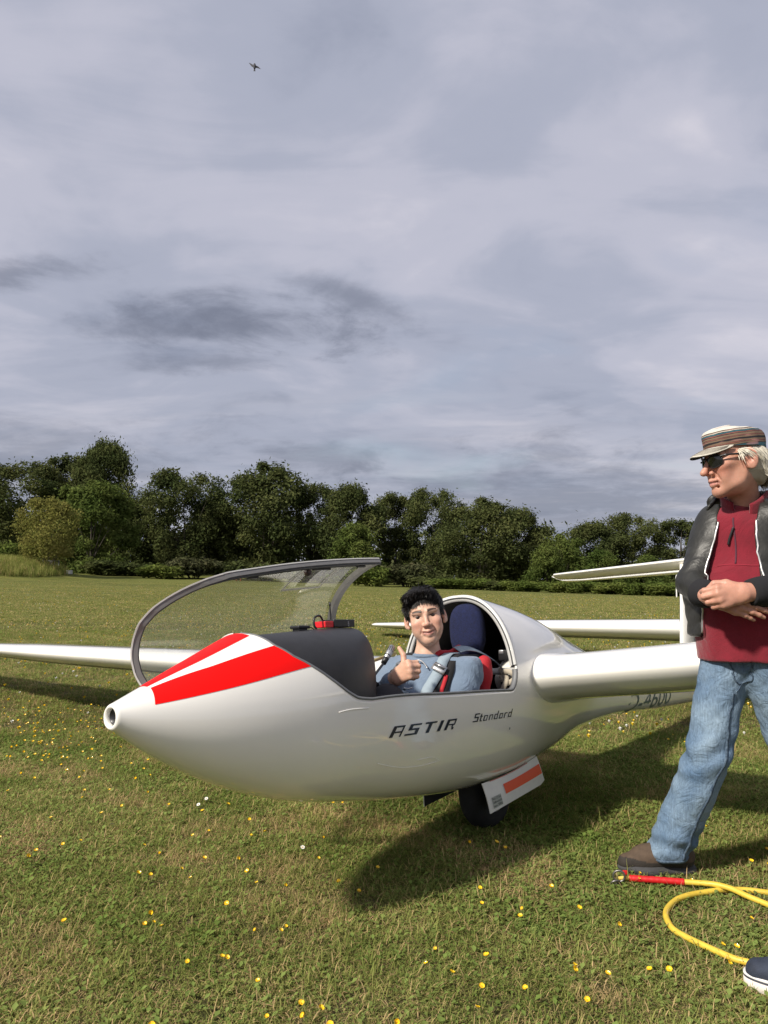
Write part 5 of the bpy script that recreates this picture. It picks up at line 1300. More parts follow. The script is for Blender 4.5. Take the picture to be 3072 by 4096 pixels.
        if sg is None:
            fm = MB(); fm.add(*tube([Wh(.106, -.008, .016), Wh(.110, 0, .019), Wh(.106, .008, .016)], .003, 8))
            for q in (1, -1):
                tm = MB(); tm.add(*tube(spline([Wh(.088, q*.062, .018), Wh(.070, q*.074, .020), Wh(.02, q*.083, .016), Wh(-.02, q*.086, .010)], 14), .0036, 8)); temples.append(tm)
            fm.V = [LH(v) for v in fm.V]; sg = fm.obj('sunglasses', BLACKP, root)
            for tm in temples: tm.V = [LH(v) for v in tm.V]; tm.obj('temple', BLACKP, sg)
        mesh_obj('lens', LH(V), F, LENS, sg)
        lv = np.array(V)[ring]; em = MB(); em.add(*tube(np.concatenate([lv, lv[:1]]), .0022, 6)); em.V = [LH(v) for v in em.V]; em.obj('lens_rim', BLACKP, sg)
        em = MB(); em.add(*tube([Wh(.084, s*.0665, .019), Wh(.072, s*.0765, .021)], .0022, 6)); em.V = [LH(v) for v in em.V]; em.obj('temple_trim', ALU, sg)
    # ---- cap: crown with woven stripes, stitched bill
    cb = B.copy(); n_ = 48; rows = []
    prof = [(-.012, 1.04), (.006, 1.055), (.020, 1.05), (.036, 1.03), (.047, .985), (.055, .90), (.061, .74), (.065, .5), (.068, .25), (.069, .02)]
    for z, s in prof:
        for a in np.linspace(0, 2*np.pi, n_, endpoint=False):
            rx = .103 if math.cos(a) > 0 else .104; w_ = .0025*math.sin(5*a+z*60)+.002*math.sin(11*a)
            rows.append(Wh(-.013+(rx*s+w_)*math.cos(a), (.085*s+w_)*math.sin(a), .055+z+(.012*math.cos(a)*(1 if z < .07 else .6)) + .10*0))
    cap = mesh_obj('cap', LH(rows), grid_faces(len(prof), n_, wrap_m=True)+[tuple((len(prof)-1)*n_+i for i in range(n_))], cap_material(B, HC-org), root)
    V = []; nu, nv = 22, 8
    for k in (0, 1):
        for i in range(nu):
            a = R(-62+124*i/(nu-1))
            for j in range(nv):
                q = j/(nv-1); kf = max(0.0, math.cos(a*90/64))**.8; ext = .064*kf*q
                V.append(Wh(-.013+.108*math.cos(a)+ext, .089*math.sin(a)*(1+.02*q), .046+.012*math.cos(a)-.022*q**1.2*kf-.014*abs(math.sin(a))*q*kf-.003*k-.012*(math.sin(a)**2)*q*kf))
    m = nu*nv; F = grid_faces(nu, nv)+[tuple(m+q for q in f[::-1]) for f in grid_faces(nu, nv)]
    ring = [i*nv for i in range(nu)]+[(nu-1)*nv+j for j in range(1, nv)]+[i*nv+nv-1 for i in range(nu-2, -1, -1)]+[j for j in range(nv-2, 0, -1)]
    for a, b in zip(ring, ring[1:]+ring[:1]): F.append((a, b, b+m, a+m))
    BILL = mat('beige_canvas', (.50, .47, .40), .9, bump=.5, bump_scale=120, var=.1, var_scale=40); UND = mat('black_underbill', (.012, .012, .013), .9)
    mi = [0]*((nu-1)*(nv-1))+[1]*((nu-1)*(nv-1))+[0]*len(ring); bill = mesh_obj('bill', LH(V), F, [BILL, UND], cap, True, mi)
    bm = bmesh.new(); bm.from_mesh(bill.data); bmesh.ops.recalc_face_normals(bm, faces=bm.faces[:]); bm.to_mesh(bill.data); bm.free()
    Vb = np.array(V)[:m].reshape(nu, nv, 3); st = MB()
    for j in (2, 3, 4, 5, 6): st.add(*tube(Vb[1:-1, j]+B[:, 2]*.0012, .0008, 5))
    st.V = [LH(v) for v in st.V]; tag(st.obj('stitching', mat('thread', (.22, .20, .17), .9), bill), kind='stuff')
    # ---- white hair below the cap
    HS = SDF(); HS.ell(Wh(-.030, 0, .005), (.088, .086, .082), B, .02); HS.ell(Wh(-.075, 0, -.04), (.045, .066, .058), B, .03)
    HS.plane(Wh(.030, 0, -.02), B@np.array([1, 0, .15]), .01); HS.plane(Wh(0, 0, .055), B@np.array([0, 0, 1.]), .006)
    for s in (1, -1): HS.cone(Wh(-.006, s*.105, .002), Wh(.004, s*.105, -.06), .038, .045, .01, 's')
    HS.disp(wob(61, 90, .005, 6))
    WH = mat('white_hair', (.6, .57, .48), .45, attr='Col', spec=.4)
    V1, F1 = surface_nets(HS, HC-.17, HC+.15, .004); c1 = np.tile([.42, .39, .32], (len(V1), 1))
    n = 8000; a = rs.random(n)*4.6+math.pi-2.3; zz = .042-.115*rs.random(n)**1.2
    q = np.stack([-.028+.09*np.cos(a), .088*np.sin(a), zz], -1); keep = (q[:, 0] < .046) & ~((np.abs(q[:, 0]+.006) < .040) & (q[:, 2] < .030)) & ~((q[:, 0] > -.03) & (q[:, 2] < .026)); q = HC+q[keep]@B.T; q = HS.snap(q, .0); nr = HS.grad(q); loc = (q-HC)@B
    back = np.stack([-.8+0*loc[:, 0], np.sign(loc[:, 1])*.15, -.75+0*loc[:, 0]], -1)@B.T
    back -= nr*(back*nr).sum(1)[:, None]; clump = wob(66, 85, 1.0, 5)(q.astype(F4)); sd_ = np.cross(nr, back); back = back+nr*(.12+.10*np.clip(clump, -1, 1))[:, None]+sd_*(.55*clump)[:, None]+rs.normal(size=nr.shape)*.07
    V2, F2, c2 = strands(HS, q.astype(float), back, .028+.038*rs.random(len(q)), .0007+.0008*rs.random(len(q)), rs, (0, 0, -.55), .06, 7, .0015, (.60, .56, .46), .22)
    mesh_obj('hair', LH(np.concatenate([V1, V2])), np.concatenate([F1, F2+len(V1)]), WH, body, True, None, np.concatenate([c1, c2]))
    # ---- fleece
    FLs = SDF(); fl = (fx, .66)
    FLs.cone(P(-.01, .01, .80), P(0, .015, 1.10), .184, .182, .02, 'u', (fx, .76)); FLs.cone(P(0, .015, 1.10), P(0, .0, 1.31), .185, .165, .05, 'u', (fx, .66))
    FLs.cone(P(-.13, -.01, 1.39), P(.08, -.01, 1.39), .070, .065, .05); FLs.cone(P(0, 0, 1.38), nb+[0, 0, -.085], .09, .070, .04)
    FLs.plane(P(0, 0, .862), (0, 0, -1), .006); FLs.disp(wob(71, 24, .013, 5, (1, 1, .4))); FLs.disp(wob(72, 55, .006, 6, (1, 1, .6)))
    hemz = .862
    V, F = surface_nets(FLs, P(0, 0, 1.16)-[.36, .36, .34], P(0, 0, 1.16)+[.36, .36, .36], .0065); fle = mesh_obj('fleece', L(V), F, FLEECE, root)
    # fleece collar standing round the neck, plum shirt collar inside it
    def collar(r0, r1, z0, z1, gap, m, nm, th=.007, tilt=.25, lift=.0):
        V = []; nu, nv = 40, 6
        for k in (0, 1):
            for i in range(nu):
                a = gap+(2*math.pi-2*gap)*i/(nu-1)
                for j in range(nv):
                    q = j/(nv-1); r_ = r0+(r1-r0)*q-k*th; ca, sa = math.cos(a), math.sin(a)
                    V.append(np.array([nb[0], nb[1], 0])+fx*(ca*r_*1.05+.012)+rt*sa*r_+np.array([0, 0, z0+(z1-z0)*q*(1-.42*max(0, ca)**2)-tilt*.05*ca+lift*max(0, -ca)+.004*math.sin(3*a)*q]))
        m_ = nu*nv; F = grid_faces(nu, nv)+[tuple(m_+x for x in f[::-1]) for f in grid_faces(nu, nv)]
        ring = [i*nv for i in range(nu)]+[(nu-1)*nv+j for j in range(1, nv)]+[i*nv+nv-1 for i in range(nu-2, -1, -1)]+[j for j in range(nv-2, 0, -1)]
        for a, b in zip(ring, ring[1:]+ring[:1]): F.append((a, b, b+m_, a+m_))
        return mesh_obj(nm, L(V), F, m, fle)
    collar(.080, .092, 1.43, 1.535, .34, FLEECE, 'collar'); collar(.068, .076, 1.44, 1.525, .5, PLUM, 'shirt_collar')
    # front zip: snapped on the fleece
    zp = FLs.snap(np.array([P(.012, .16, z) for z in np.linspace(1.455, 1.255, 20)]), .0015); V, F = ribbon(zp, .006, .002, FLs.grad(zp)); z_ = mesh_obj('zip', L(V), F, PLUM, fle)
    cp = FLs.snap(np.array([P(.012, .17, 1.40), P(.020, .17, 1.375), P(.032, .17, 1.345), P(.037, .17, 1.325)]), .007); mb = MB(); mb.add(*tube(spline(cp, 14), .005, 8)); mb.V = [L(v) for v in mb.V]; mb.obj('zip_pull', BLACKP, fle)
    sp_ = FLs.snap(np.array([P(y, .17, 1.255) for y in np.linspace(.10, -.12, 16)]), .0006); V, F = ribbon(sp_, .004, .0016, FLs.grad(sp_)); mesh_obj('seam', L(V), F, mat('fleece_seam', (.26, .016, .032), .9), fle)
    # ---- leather jacket, open at the front
    J = SDF()
    J.cone(P(0, -.005, .90), P(0, .0, 1.12), .212, .204, .02, 'u', (fx, .77)); J.cone(P(0, 0, 1.12), P(-.01, -.005, 1.31), .200, .176, .05, 'u', (fx, .70))
    rsh, lsh = np.array([1.358, 3.150, 1.412]), P(-.175, .0, 1.425); J.cone(rsh, lsh, .066, .070, .05)
    rel, lel = np.array([1.240, 3.10, 1.165]), np.array([1.675, 2.93, 1.150]); J.cone(rsh, rel, .066, .060, .03); rcu = np.array([1.236, 2.985, 1.128]); J.cone(rel, rcu, .060, .050, .02)
    lcu = np.array([1.425, 2.860, 1.140]); J.cone(lsh, lel, .080, .066, .03); J.cone(lel, lcu, .066, .054, .02)
    J.plane(P(0, 0, .955), (0, 0, -1), .008)
    # opening: wedge between the two front edges
    def opening(p):
        r_ = (p-org.astype(F4))@rt.astype(F4); f_ = (p-org.astype(F4))@fx.astype(F4); z = p[:, 2]
        e0 = np.interp(z, [.90, 1.05, 1.2, 1.40, 1.47, 1.6], [.150, .135, .112, .070, .062, .06]); e1 = np.interp(z, [.90, 1.05, 1.2, 1.40, 1.47, 1.6], [-.170, -.125, -.085, -.062, -.075, -.09])
        d = np.maximum(r_-e0, e1-r_); d = np.maximum(d, .02-f_); return np.maximum(d, f_-.185).astype(F4)
    J.add(opening, .004, 's'); J.cone(nb+[0, 0, -.06], nb+[0, 0, .12], .092, .098, .006, 's')
    J.disp(wob(81, 26, .009, 4)); J.disp(wob(82, 60, .0032, 5, (1, 1, .5))); J.disp(lambda p: (-.0030*np.abs(np.sin(p[:, 2]*48+3*np.sin(p[:, 0]*14)+2.2*np.sin(p[:, 1]*16)))*np.clip((1.40-p[:, 2])/.15, 0, 1)).astype(F4))
    V, F = surface_nets(J, np.array([1.02, 2.72, .90]), np.array([1.86, 3.36, 1.56]), .0066); jk = mesh_obj('jacket', L(V), F, LEATHER, root)
    for (a, b, r0, r1, s_) in ((rcu, rcu+(wrr-rcu)*.62, .055, .043, 1), (lcu, lcu+(wl-lcu)*.80, .058, .046, 1)):
        d = (b-a)/np.linalg.norm(b-a); aa = a-d*.02; n1, n2 = 96, 5; V = []; u0 = np.cross(d, [0, 0, 1]); u0 /= np.linalg.norm(u0); v0 = np.cross(d, u0)
        for q in np.linspace(0, 1, n2):
            for i in range(n1): an = 2*np.pi*i/n1; r_ = r0+(r1-r0)*q+(.0016 if i % 2 else -.0004)+.004*math.sin(q*math.pi); V.append(aa+(b-aa)*q+(u0*math.cos(an)+v0*math.sin(an))*r_)
        for i in range(n1): V.append(b+(u0*math.cos(2*np.pi*i/n1)+v0*math.sin(2*np.pi*i/n1))*(r1-.012))
        mesh_obj('cuff', L(V), grid_faces(n2+1, n1, wrap_m=True), KNIT, jk)
    # sleeve of the fleece peeping out at the right wrist
    d = (wrr-rcu)/np.linalg.norm(wrr-rcu); a = rcu+(wrr-rcu)*.60; mb = MB(); mb.add(*tube([a-d*.02, a+d*.004, a+d*.012], [.041, .040, .036], 24, False)); mb.V = [L(v) for v in mb.V]; mb.obj('fleece_cuff', FLEECE, fle)
    # jacket zips, pocket zip, collar flaps
    def jstrip(pts, w, th, m, nm, off=.0025):
        Q = J.snap(spline(np.array(pts), 30), off); V, F = ribbon(Q, w, th, J.grad(Q)); return mesh_obj(nm, L(V), F, m, jk)
    zl = [.965, 1.05, 1.15, 1.25, 1.35, 1.43]
    e0 = lambda z: float(np.interp(z, [.90, 1.05, 1.2, 1.40, 1.47], [.150, .135, .112, .070, .062])); e1 = lambda z: float(np.interp(z, [.90, 1.05, 1.2, 1.40, 1.47], [-.170, -.125, -.085, -.062, -.075]))
    jstrip([P(e0(z)+.006, .15, z) for z in zl], .007, .004, ZIP, 'jacket_zip'); jstrip([P(e1(z)-.006, .15, z) for z in zl], .007, .004, ZIP, 'jacket_zip')
    jstrip([P(-.135, .15, z) for z in (1.335, 1.28, 1.22, 1.165)], .011, .004, ZIP, 'pocket_zip'); jstrip([P(-.124, .15, z) for z in (1.34, 1.26, 1.16)], .004, .004, LEATHER, 'pocket_welt'); jstrip([P(-.146, .15, z) for z in (1.34, 1.26, 1.16)], .004, .004, LEATHER, 'pocket_welt')
    CO = SDF(); cpt = [P(.072, .135, 1.30), P(.088, .105, 1.40), P(.108, .03, 1.475), P(.095, -.05, 1.505), P(.04, -.095, 1.52), P(-.04, -.095, 1.52), P(-.095, -.05, 1.505), P(-.108, .03, 1.475), P(-.096, .105, 1.40), P(-.080, .135, 1.29)]; crd = [.004, .012, .026, .036, .036, .036, .036, .026, .012, .004]
    for k in range(2, len(cpt)-3):
        md_ = (cpt[k]+cpt[k+1])/2-P(0, 0, 0); md_[2] = .06; CO.cone(cpt[k], cpt[k+1], crd[k], crd[k+1], .012, 'u', (md_, .30))
    CO.disp(wob(91, 50, .003, 5))
    V, F = surface_nets(CO, P(0, 0, 1.45)-[.22, .22, .14], P(0, 0, 1.45)+[.22, .22, .15], .0065); mesh_obj('jacket_collar', L(V), F, LEATHER, jk)
    # ---- jeans
    JN = SDF(); rhip, lhip = P(.072, .0, .86), P(-.085, .0, .86); rk, ra = np.array([1.280, 3.11, .475]), np.array([1.150, 3.215, .085]); lk, la = np.array([1.610, 3.07, .48]), np.array([1.680, 3.08, .085])
    JN.cone(P(-.06, 0, .93), P(.05, 0, .93), .112, .112, .03, 'u', (fx, .85)); JN.cone(rhip, rk, .098, .080, .035); JN.cone(rk, ra, .080, .082, .02); JN.cone(lhip, lk, .108, .080, .035); JN.cone(lk, la, .080, .082, .02)
    JN.plane(ra+[0, 0, -.028], (.12, -.05, -1), .004)
    JN.disp(wob(101, 24, .006, 5, (1, 1, 1.2))); JN.disp(wob(102, 60, .0045, 5, (1, 1, .6))); JN.disp(wob(103, 140, .002, 5)); JN.disp(lambda p: (-.0030*np.abs(np.sin(p[:, 2]*30-p[:, 0]*26+1.8*np.sin(p[:, 2]*9+p[:, 1]*8)))).astype(F4)); JN.disp(lambda p: (.0065*np.sin(p[:, 2]*62+2.2*np.sin(p[:, 0]*17)+1.3*np.sin(p[:, 1]*23))*np.exp(-((p[:, 2]-.47)/.10)**2)+.006*np.sin(p[:, 2]*75+2*np.sin(p[:, 0]*21))*np.exp(-((p[:, 2]-.13)/.07)**2)).astype(F4))
    V, F = surface_nets(JN, np.array([1.00, 2.85, .03]), np.array([1.88, 3.34, 1.0]), .0068); jn = mesh_obj('jeans', L(V), F, DENIM, root)
    SEAM = mat('denim_seam', (.035, .06, .10), .9, bump=.5, bump_scale=300, color2=(.11, .16, .22), var_scale=90)
    def nstrip(pts, w, nm, off=.0012, th=.003, m=SEAM):
        Q = JN.snap(spline(np.array(pts), 40), off, 5); V, F = ribbon(Q, w, th, JN.grad(Q)); return mesh_obj(nm, L(V), F, m, jn)
    nstrip([P(.02, .12, .74), (1.36, 2.99, .66), (1.320, 3.02, .5), (1.235, 3.08, .28), (1.185, 3.13, .075)], .012, 'inseam')
    hem = [ra+np.array([.086*math.cos(a), .086*math.sin(a), -.018+.010*math.cos(a)]) for a in np.linspace(0, 2*np.pi, 26)]; nstrip(hem, .014, 'hem')
    nstrip([P(.028, .14, .86), P(.025, .14, .82), P(.012, .14, .785), P(-.01, .13, .765)], .006, 'fly_seam'); nstrip([P(-.022, .14, .86), P(-.022, .14, .81), P(-.012, .135, .77), P(.0, .12, .74)], .006, 'fly_seam')
    # ---- shoes: brown slip-on boot (his right), the left one beyond the picture
    def boot(an, fd, nm='boot'):
        fd = np.array(fd, float); fd /= np.linalg.norm(fd); sd = np.array([-fd[1], fd[0], 0]); Q = lambda f_, s_, z: np.array([an[0], an[1], 0])+fd*f_+sd*s_+np.array([0, 0, z])
        U = SDF(); U.cone(Q(-.045, 0, .065), Q(.10, 0, .055), .045, .048, .02); U.cone(Q(.10, 0, .05), Q(.185, .005, .042), .047, .034, .03); U.cone(Q(-.03, 0, .07), Q(.0, 0, .16), .046, .050, .03); U.cone(Q(.03, 0, .09), Q(.12, 0, .06), .040, .034, .03)
        U.plane(Q(0, 0, .026), (0, 0, -1), .004); U.disp(wob(111, 70, .0025, 6)); V, F = surface_nets(U, Q(.06, 0, .1)-[.26, .26, .11], Q(.06, 0, .1)+[.26, .26, .13], .0055)
        lo = ((V-np.array([an[0], an[1], 0]))@fd); trim = (V[:, 2] < .056+.012*np.clip((lo-.10)/.08, 0, 1))
        c = np.where(trim[:, None], np.array([.030, .024, .019]), np.array([.085, .056, .036])); gus = np.abs(lo-.045-.25*(V[:, 2]-.09)) < .014; c[gus & (V[:, 2] > .07)] = (.02, .018, .016)
        bt = mesh_obj(nm, L(V), F, mat('nubuck', (.08, .05, .03), .85, attr='Col', var=.3, var_scale=40, bump=.4, bump_scale=220), root, True, None, c)
        So = SDF(); So.cone(Q(-.05, 0, .018), Q(.10, 0, .018), .048, .052, .03, 'u', (np.array([0, 0, 1.]), .5)); So.cone(Q(.10, 0, .018), Q(.182, .005, .024), .052, .038, .03, 'u', (np.array([0, 0, 1.]), .5)); So.plane(Q(0, 0, -.004), (0, 0, -1), .002)
        V, F = surface_nets(So, Q(.06, 0, .02)-[.26, .26, .04], Q(.06, 0, .02)+[.26, .26, .05], .006); mesh_obj('sole', L(V), F, SOLE, bt)
    boot((1.165, 3.215), (-1.0, .03, 0)); boot((1.690, 3.08), (-.75, -.66, 0))
    return root
def cap_material(B, hc):
    """woven stripes round the cap: bands by height in the head's own frame, broken up by noise"""
    m = bpy.data.materials.new('woven_cap'); m.use_nodes = True; nt = m.node_tree; N = nt.nodes; Lk = nt.links; b = N['Principled BSDF']; b.inputs['Roughness'].default_value = .9
    tc = N.new('ShaderNodeTexCoord'); vm = N.new('ShaderNodeVectorMath'); vm.operation = 'SUBTRACT'; Lk.new(tc.outputs['Object'], vm.inputs[0]); vm.inputs[1].default_value = tuple(hc)
    def dot(v):
        n = N.new('ShaderNodeVectorMath'); n.operation = 'DOT_PRODUCT'; Lk.new(vm.outputs[0], n.inputs[0]); n.inputs[1].default_value = tuple(v); return n.outputs['Value']
    u_, f_, l_ = dot(B[:, 2]), dot(B[:, 0]), dot(B[:, 1])
    nz = N.new('ShaderNodeTexNoise'); cb = N.new('ShaderNodeCombineXYZ'); Lk.new(f_, cb.inputs[0]); Lk.new(l_, cb.inputs[1])
    sc = N.new('ShaderNodeMath'); sc.operation = 'MULTIPLY'; sc.inputs[1].default_value = 6.0; Lk.new(u_, sc.inputs[0]); Lk.new(sc.outputs[0], cb.inputs[2]); Lk.new(cb.outputs[0], nz.inputs['Vector']); nz.inputs['Scale'].default_value = 26; nz.inputs['Detail'].default_value = 4
    mr = N.new('ShaderNodeMapRange'); Lk.new(u_, mr.inputs[0]); mr.inputs[1].default_value = .047; mr.inputs[2].default_value = .136
    a1 = N.new('ShaderNodeMath'); a1.operation = 'MULTIPLY'; a1.inputs[1].default_value = -.10; Lk.new(f_, a1.inputs[0])
    ad = N.new('ShaderNodeMath'); ad.operation = 'ADD'; Lk.new(mr.outputs[0], ad.inputs[0]); Lk.new(a1.outputs[0], ad.inputs[1])
    ad2 = N.new('ShaderNodeMath'); ad2.operation = 'MULTIPLY_ADD'; Lk.new(nz.outputs['Fac'], ad2.inputs[0]); ad2.inputs[1].default_value = .05; Lk.new(ad.outputs[0], ad2.inputs[2])
    cr = N.new('ShaderNodeValToRGB'); cr.color_ramp.interpolation = 'CONSTANT'; el = cr.color_ramp.elements
    tan, blk, teal, rose, wht = (.17, .11, .072), (.014, .013, .016), (.03, .10, .125), (.24, .085, .065), (.55, .52, .46)
    bands = [(0, teal), (.10, blk), (.13, tan), (.19, blk), (.205, rose), (.235, blk), (.25, tan), (.31, blk), (.40, tan), (.46, blk), (.475, rose), (.50, blk), (.515, tan), (.60, blk), (.63, rose), (.66, blk), (.68, teal), (.73, blk), (.755, wht), (.78, tan), (.82, blk), (.84, wht)]
    while len(el) < len(bands): el.new(.5)
    for e, (p, c) in zip(el, bands): e.position = p; e.color = (*c, 1)
    Lk.new(ad2.outputs[0], cr.inputs['Fac'])
    # ikat patches in the black band
    n2 = N.new('ShaderNodeTexNoise'); Lk.new(cb.outputs[0], n2.inputs['Vector']); n2.inputs['Scale'].default_value = 11; n2.inputs['Detail'].default_value = 1
    r2 = N.new('ShaderNodeMapRange'); Lk.new(n2.outputs['Fac'], r2.inputs[0]); r2.inputs[1].default_value = .60; r2.inputs[2].default_value = .66; r2.inputs[4].default_value = .6
    mx = N.new('ShaderNodeMix'); mx.data_type = 'RGBA'; Lk.new(r2.outputs[0], mx.inputs[0]); Lk.new(cr.outputs[0], mx.inputs[6]); mx.inputs[7].default_value = (.34, .16, .15, 1)
    Lk.new(mx.outputs[2], b.inputs['Base Color']); return m
man = build_man()
# ================================================================== SMALL THINGS
def add_small():
    # tracker unit and antenna puck standing on the cowl
    def gm(t, y, z): return Vector(G(t, y, z))
    def gl_empty(name, t, y, z):
        M = Matrix.Identity(4)
        for i in range(3): M[i][0] = GF[i]; M[i][1] = GL[i]; M[i][2] = GU[i]
        p = G(t, y, z); M[0][3], M[1][3], M[2][3] = p; return empty(name, M)
    e = gl_empty('tracker_unit', .955, .02, .252); tag(e, 'black and red tracker box with stub antenna on the instrument cowl', 'electronic device')
    mb = MB(); mb.add(*box((-.035, 0, .016), (.125, .062, .030), .004)); mb.obj('housing', BLACKP, e, False)
    mb = MB(); mb.add(*box((.052, 0, .012), (.048, .058, .024), .003)); mb.obj('red_housing', mat('red_plastic', (.62, .012, .018), .4), e, False)
    mb = MB(); mb.add(*box((.052, .004, .025), (.034, .030, .006), .002)); mb.obj('plug_recess', BLACKP, e, False)
    V, F = text_mesh('FLARM', .012); mb = MB(); mb.add(np.stack([-.062+0*V[:, 0]+V[:, 1]*1.0, 0*V[:, 0]+.0316, .004+V[:, 0]*.55], -1), F); mb.obj('print', mat('white_print', (.55, .55, .55), .6), e, False)
    mb = MB(); mb.add(*tube([(-.01, -.02, .028), (-.011, -.02, .04), (-.008, -.02, .085), (-.008, -.02, .088), (-.007, -.02, .103)], [.0042, .0036, .0024, .0040, .0036], 8)); mb.obj('antenna', BLACKP, e)
    mb = MB(); mb.add(*tube(spline([(.07, .01, .030), (.09, .012, .045), (.118, .012, .036), (.122, .014, .008), (.112, .016, -.004)], 24), .0042, 8)); mb.obj('cable', BLACKP, e)
    p = gl_empty('antenna_puck', .785, .005, .238); tag(p, 'flat black antenna puck wired to the tracker on the cowl', 'antenna')
    mb = MB(); mb.add(*box((0, 0, .017), (.062, .05, .012), .005)); mb.obj('puck', BLACKP, p, False)
    mb = MB(); mb.add(*box((0, 0, .007), (.045, .036, .012), .003)); mb.obj('foot', BLACKP, p, False)
    mb = MB(); mb.add(*tube(spline([(-.03, .01, .014), (-.05, .012, .015), (-.068, .014, .004), (-.075, .014, .008)], 14), .0022, 6)); mb.obj('cable', BLACKP, p)
    # tow rope end on the grass
    r0 = empty('tow_rope', loc=(1.0, 2.9, 0)); tag(r0, 'yellow tow rope with red sleeve and steel rings lying by the brown boot', 'rope'); O = np.array([1.0, 2.9, 0])
    YEL = mat('yellow_hose', (.70, .49, .055), .5, var=.18, var_scale=30, rough_var=.1)
    A = [(1.149, 3.053), (1.208, 3.032), (1.255, 3.006), (1.295, 2.969), (1.329, 2.92), (1.376, 2.86), (1.43, 2.78), (1.52, 2.72), (1.62, 2.74), (1.66, 2.82), (1.60, 2.91), (1.51, 2.955)]
    B_ = [(1.433, 2.974), (1.365, 2.997), (1.291, 3.001), (1.227, 2.985), (1.139, 2.955), (1.07, 2.911), (1.018, 2.851), (0.988, 2.798), (0.972, 2.735), (0.97, 2.668), (0.995, 2.61), (1.028, 2.555), (1.067, 2.498), (1.099, 2.465), (1.17, 2.43), (1.30, 2.40), (1.5, 2.42)]
    z = [.022, .026, .030, .030, .024, .018]+[.014]*6+[.014]*len(B_); P3 = np.array([(x, y, q) for (x, y), q in zip(A+B_, z)]); P3[:, 2] += .004
    mb = MB(); mb.add(*tube(spline(P3, 190)-O, .0105, 12)); mb.obj('hose', YEL, r0)
    s = spline(np.array([(.955, 3.095, .024), (1.05, 3.073, .026), (1.152, 3.053, .026)]), 30); rr = .0125+.0006*np.sin(np.arange(30)*2.1)
    mb = MB(); mb.add(*tube(s-O, rr, 14)); mb.obj('sleeve', mat('red_tape', (.55, .010, .012), .5, var=.2, var_scale=60), r0)
    mb = MB(); mb.add(*tube(np.array([(.957, 3.095, .024), (.935, 3.095, .025), (.912, 3.092, .026)])-O, [.009, .008, .006], 8)); mb.obj('rope_eye', mat('yellow_rope', (.62, .47, .10), .8, bump=.8, bump_scale=200), r0)
    mb = MB(); mb.add(*box(np.array((.945, 3.115, .038))-O, (.020, .008, .016), .002)); mb.obj('red_tab', mat('red_tab', (.55, .012, .012), .6), r0)
    STEEL = mat('dull_steel', (.20, .19, .18), .45, metal=.85)
    def torus(c, R_, r_, n_): 
        n_ = np.array(n_, float); n_ /= np.linalg.norm(n_); u_ = np.cross(n_, [0, 0, 1.]); u_ /= np.linalg.norm(u_); w_ = np.cross(n_, u_); a = np.linspace(0, 2*np.pi, 33)
        return tube(np.array([np.array(c)-O+R_*(math.cos(x)*u_+math.sin(x)*w_) for x in a]), r_, 10, False)
    mb = MB(); mb.add(*torus((.912, 3.085, .036), .021, .0042, (.25, 1, .1))); mb.obj('ring', STEEL, r0)
    mb = MB(); mb.add(*torus((.893, 3.076, .014), .016, .0045, (-.2, 1, .9))); mb.obj('ring', STEEL, r0)
    # navy canvas shoe at the edge of the picture
    sh0 = empty('canvas_shoe', loc=(1.19, 2.30, 0)); tag(sh0, 'navy canvas shoe with white rubber sole standing on the yellow rope end', 'shoe'); O2 = np.array([1.19, 2.30, 0.])
    fd = np.array([-.88, .47, 0]); fd /= np.linalg.norm(fd); sd = np.array([-fd[1], fd[0], 0]); Q = lambda f_, s_, z_: O2+fd*f_+sd*s_+np.array([0, 0, z_])
    U = SDF(); U.cone(Q(-.11, 0, .055), Q(.03, 0, .055), .036, .044, .02); U.cone(Q(.03, 0, .052), Q(.105, .004, .046), .046, .036, .03); U.plane(Q(0, 0, .034), (0, 0, -1), .003); U.cone(Q(-.10, 0, .115), Q(-.02, 0, .12), .038, .034, .006, 's'); U.disp(wob(121, 50, .0025, 5))
    V, F = surface_nets(U, Q(0, 0, .06)-[.2, .2, .06], Q(0, 0, .06)+[.2, .2, .07], .005); mesh_obj('upper', V-O2, F, mat('navy_canvas', (.022, .030, .052), .8, var=.4, var_scale=40, bump=.3, bump_scale=300), sh0)
    for nm, z0, z1, ex, m in (('sole', .003, .030, .004, mat('white_rubber', (.72, .66, .60), .55, var=.08, var_scale=30)), ('foxing_line', .0301, .0345, .0045, mat('navy_line', (.02, .025, .045), .6)), ('top_band', .0346, .042, .003, mat('white_band', (.72, .70, .66), .6))):
        So = []
        a = np.linspace(0, 2*np.pi, 48, endpoint=False)
        for zz in (z0, z0+.002, z1-.002, z1):
            k = 1.0 if zz in (z0+.002, z1-.002) else .97
            for x in a:
                f_ = math.cos(x)*(.148 if nm else .148); w_ = (.046+.008*math.cos(x-.3) if True else 0)+ex; So.append(Q(f_*k+.0, math.sin(x)*abs(math.sin(x))**-.25*w_*k if abs(math.sin(x)) > 1e-6 else 0, zz))
        Fs = grid_faces(4, 48, wrap_m=True)+[tuple(range(48))[::-1], tuple(144+i for i in range(48))]; mesh_obj(nm, np.array(So)-O2, Fs, m, sh0)
    # small metal gate by the mound
    gx, gy = -24.0, 55.5; gz = float(ground_z(gx, gy)); e = empty('metal_gate', loc=(gx, gy, gz)); tag(e, 'small grey metal gate at the edge of the mound under the bright maple', 'gate'); GALV = mat('galvanised_steel', (.28, .29, .30), .5, metal=.5)
    for x in (-.55, 0, .55): mb = MB(); mb.add(*tube([(x, 0, -.1), (x, 0, .75)], .035, 8)); mb.obj('post', GALV, e)
    for z_ in (.22, .48, .72): mb = MB(); mb.add(*tube([(-.55, 0, z_), (.55, 0, z_)], .025, 6)); mb.obj('rail', GALV, e)
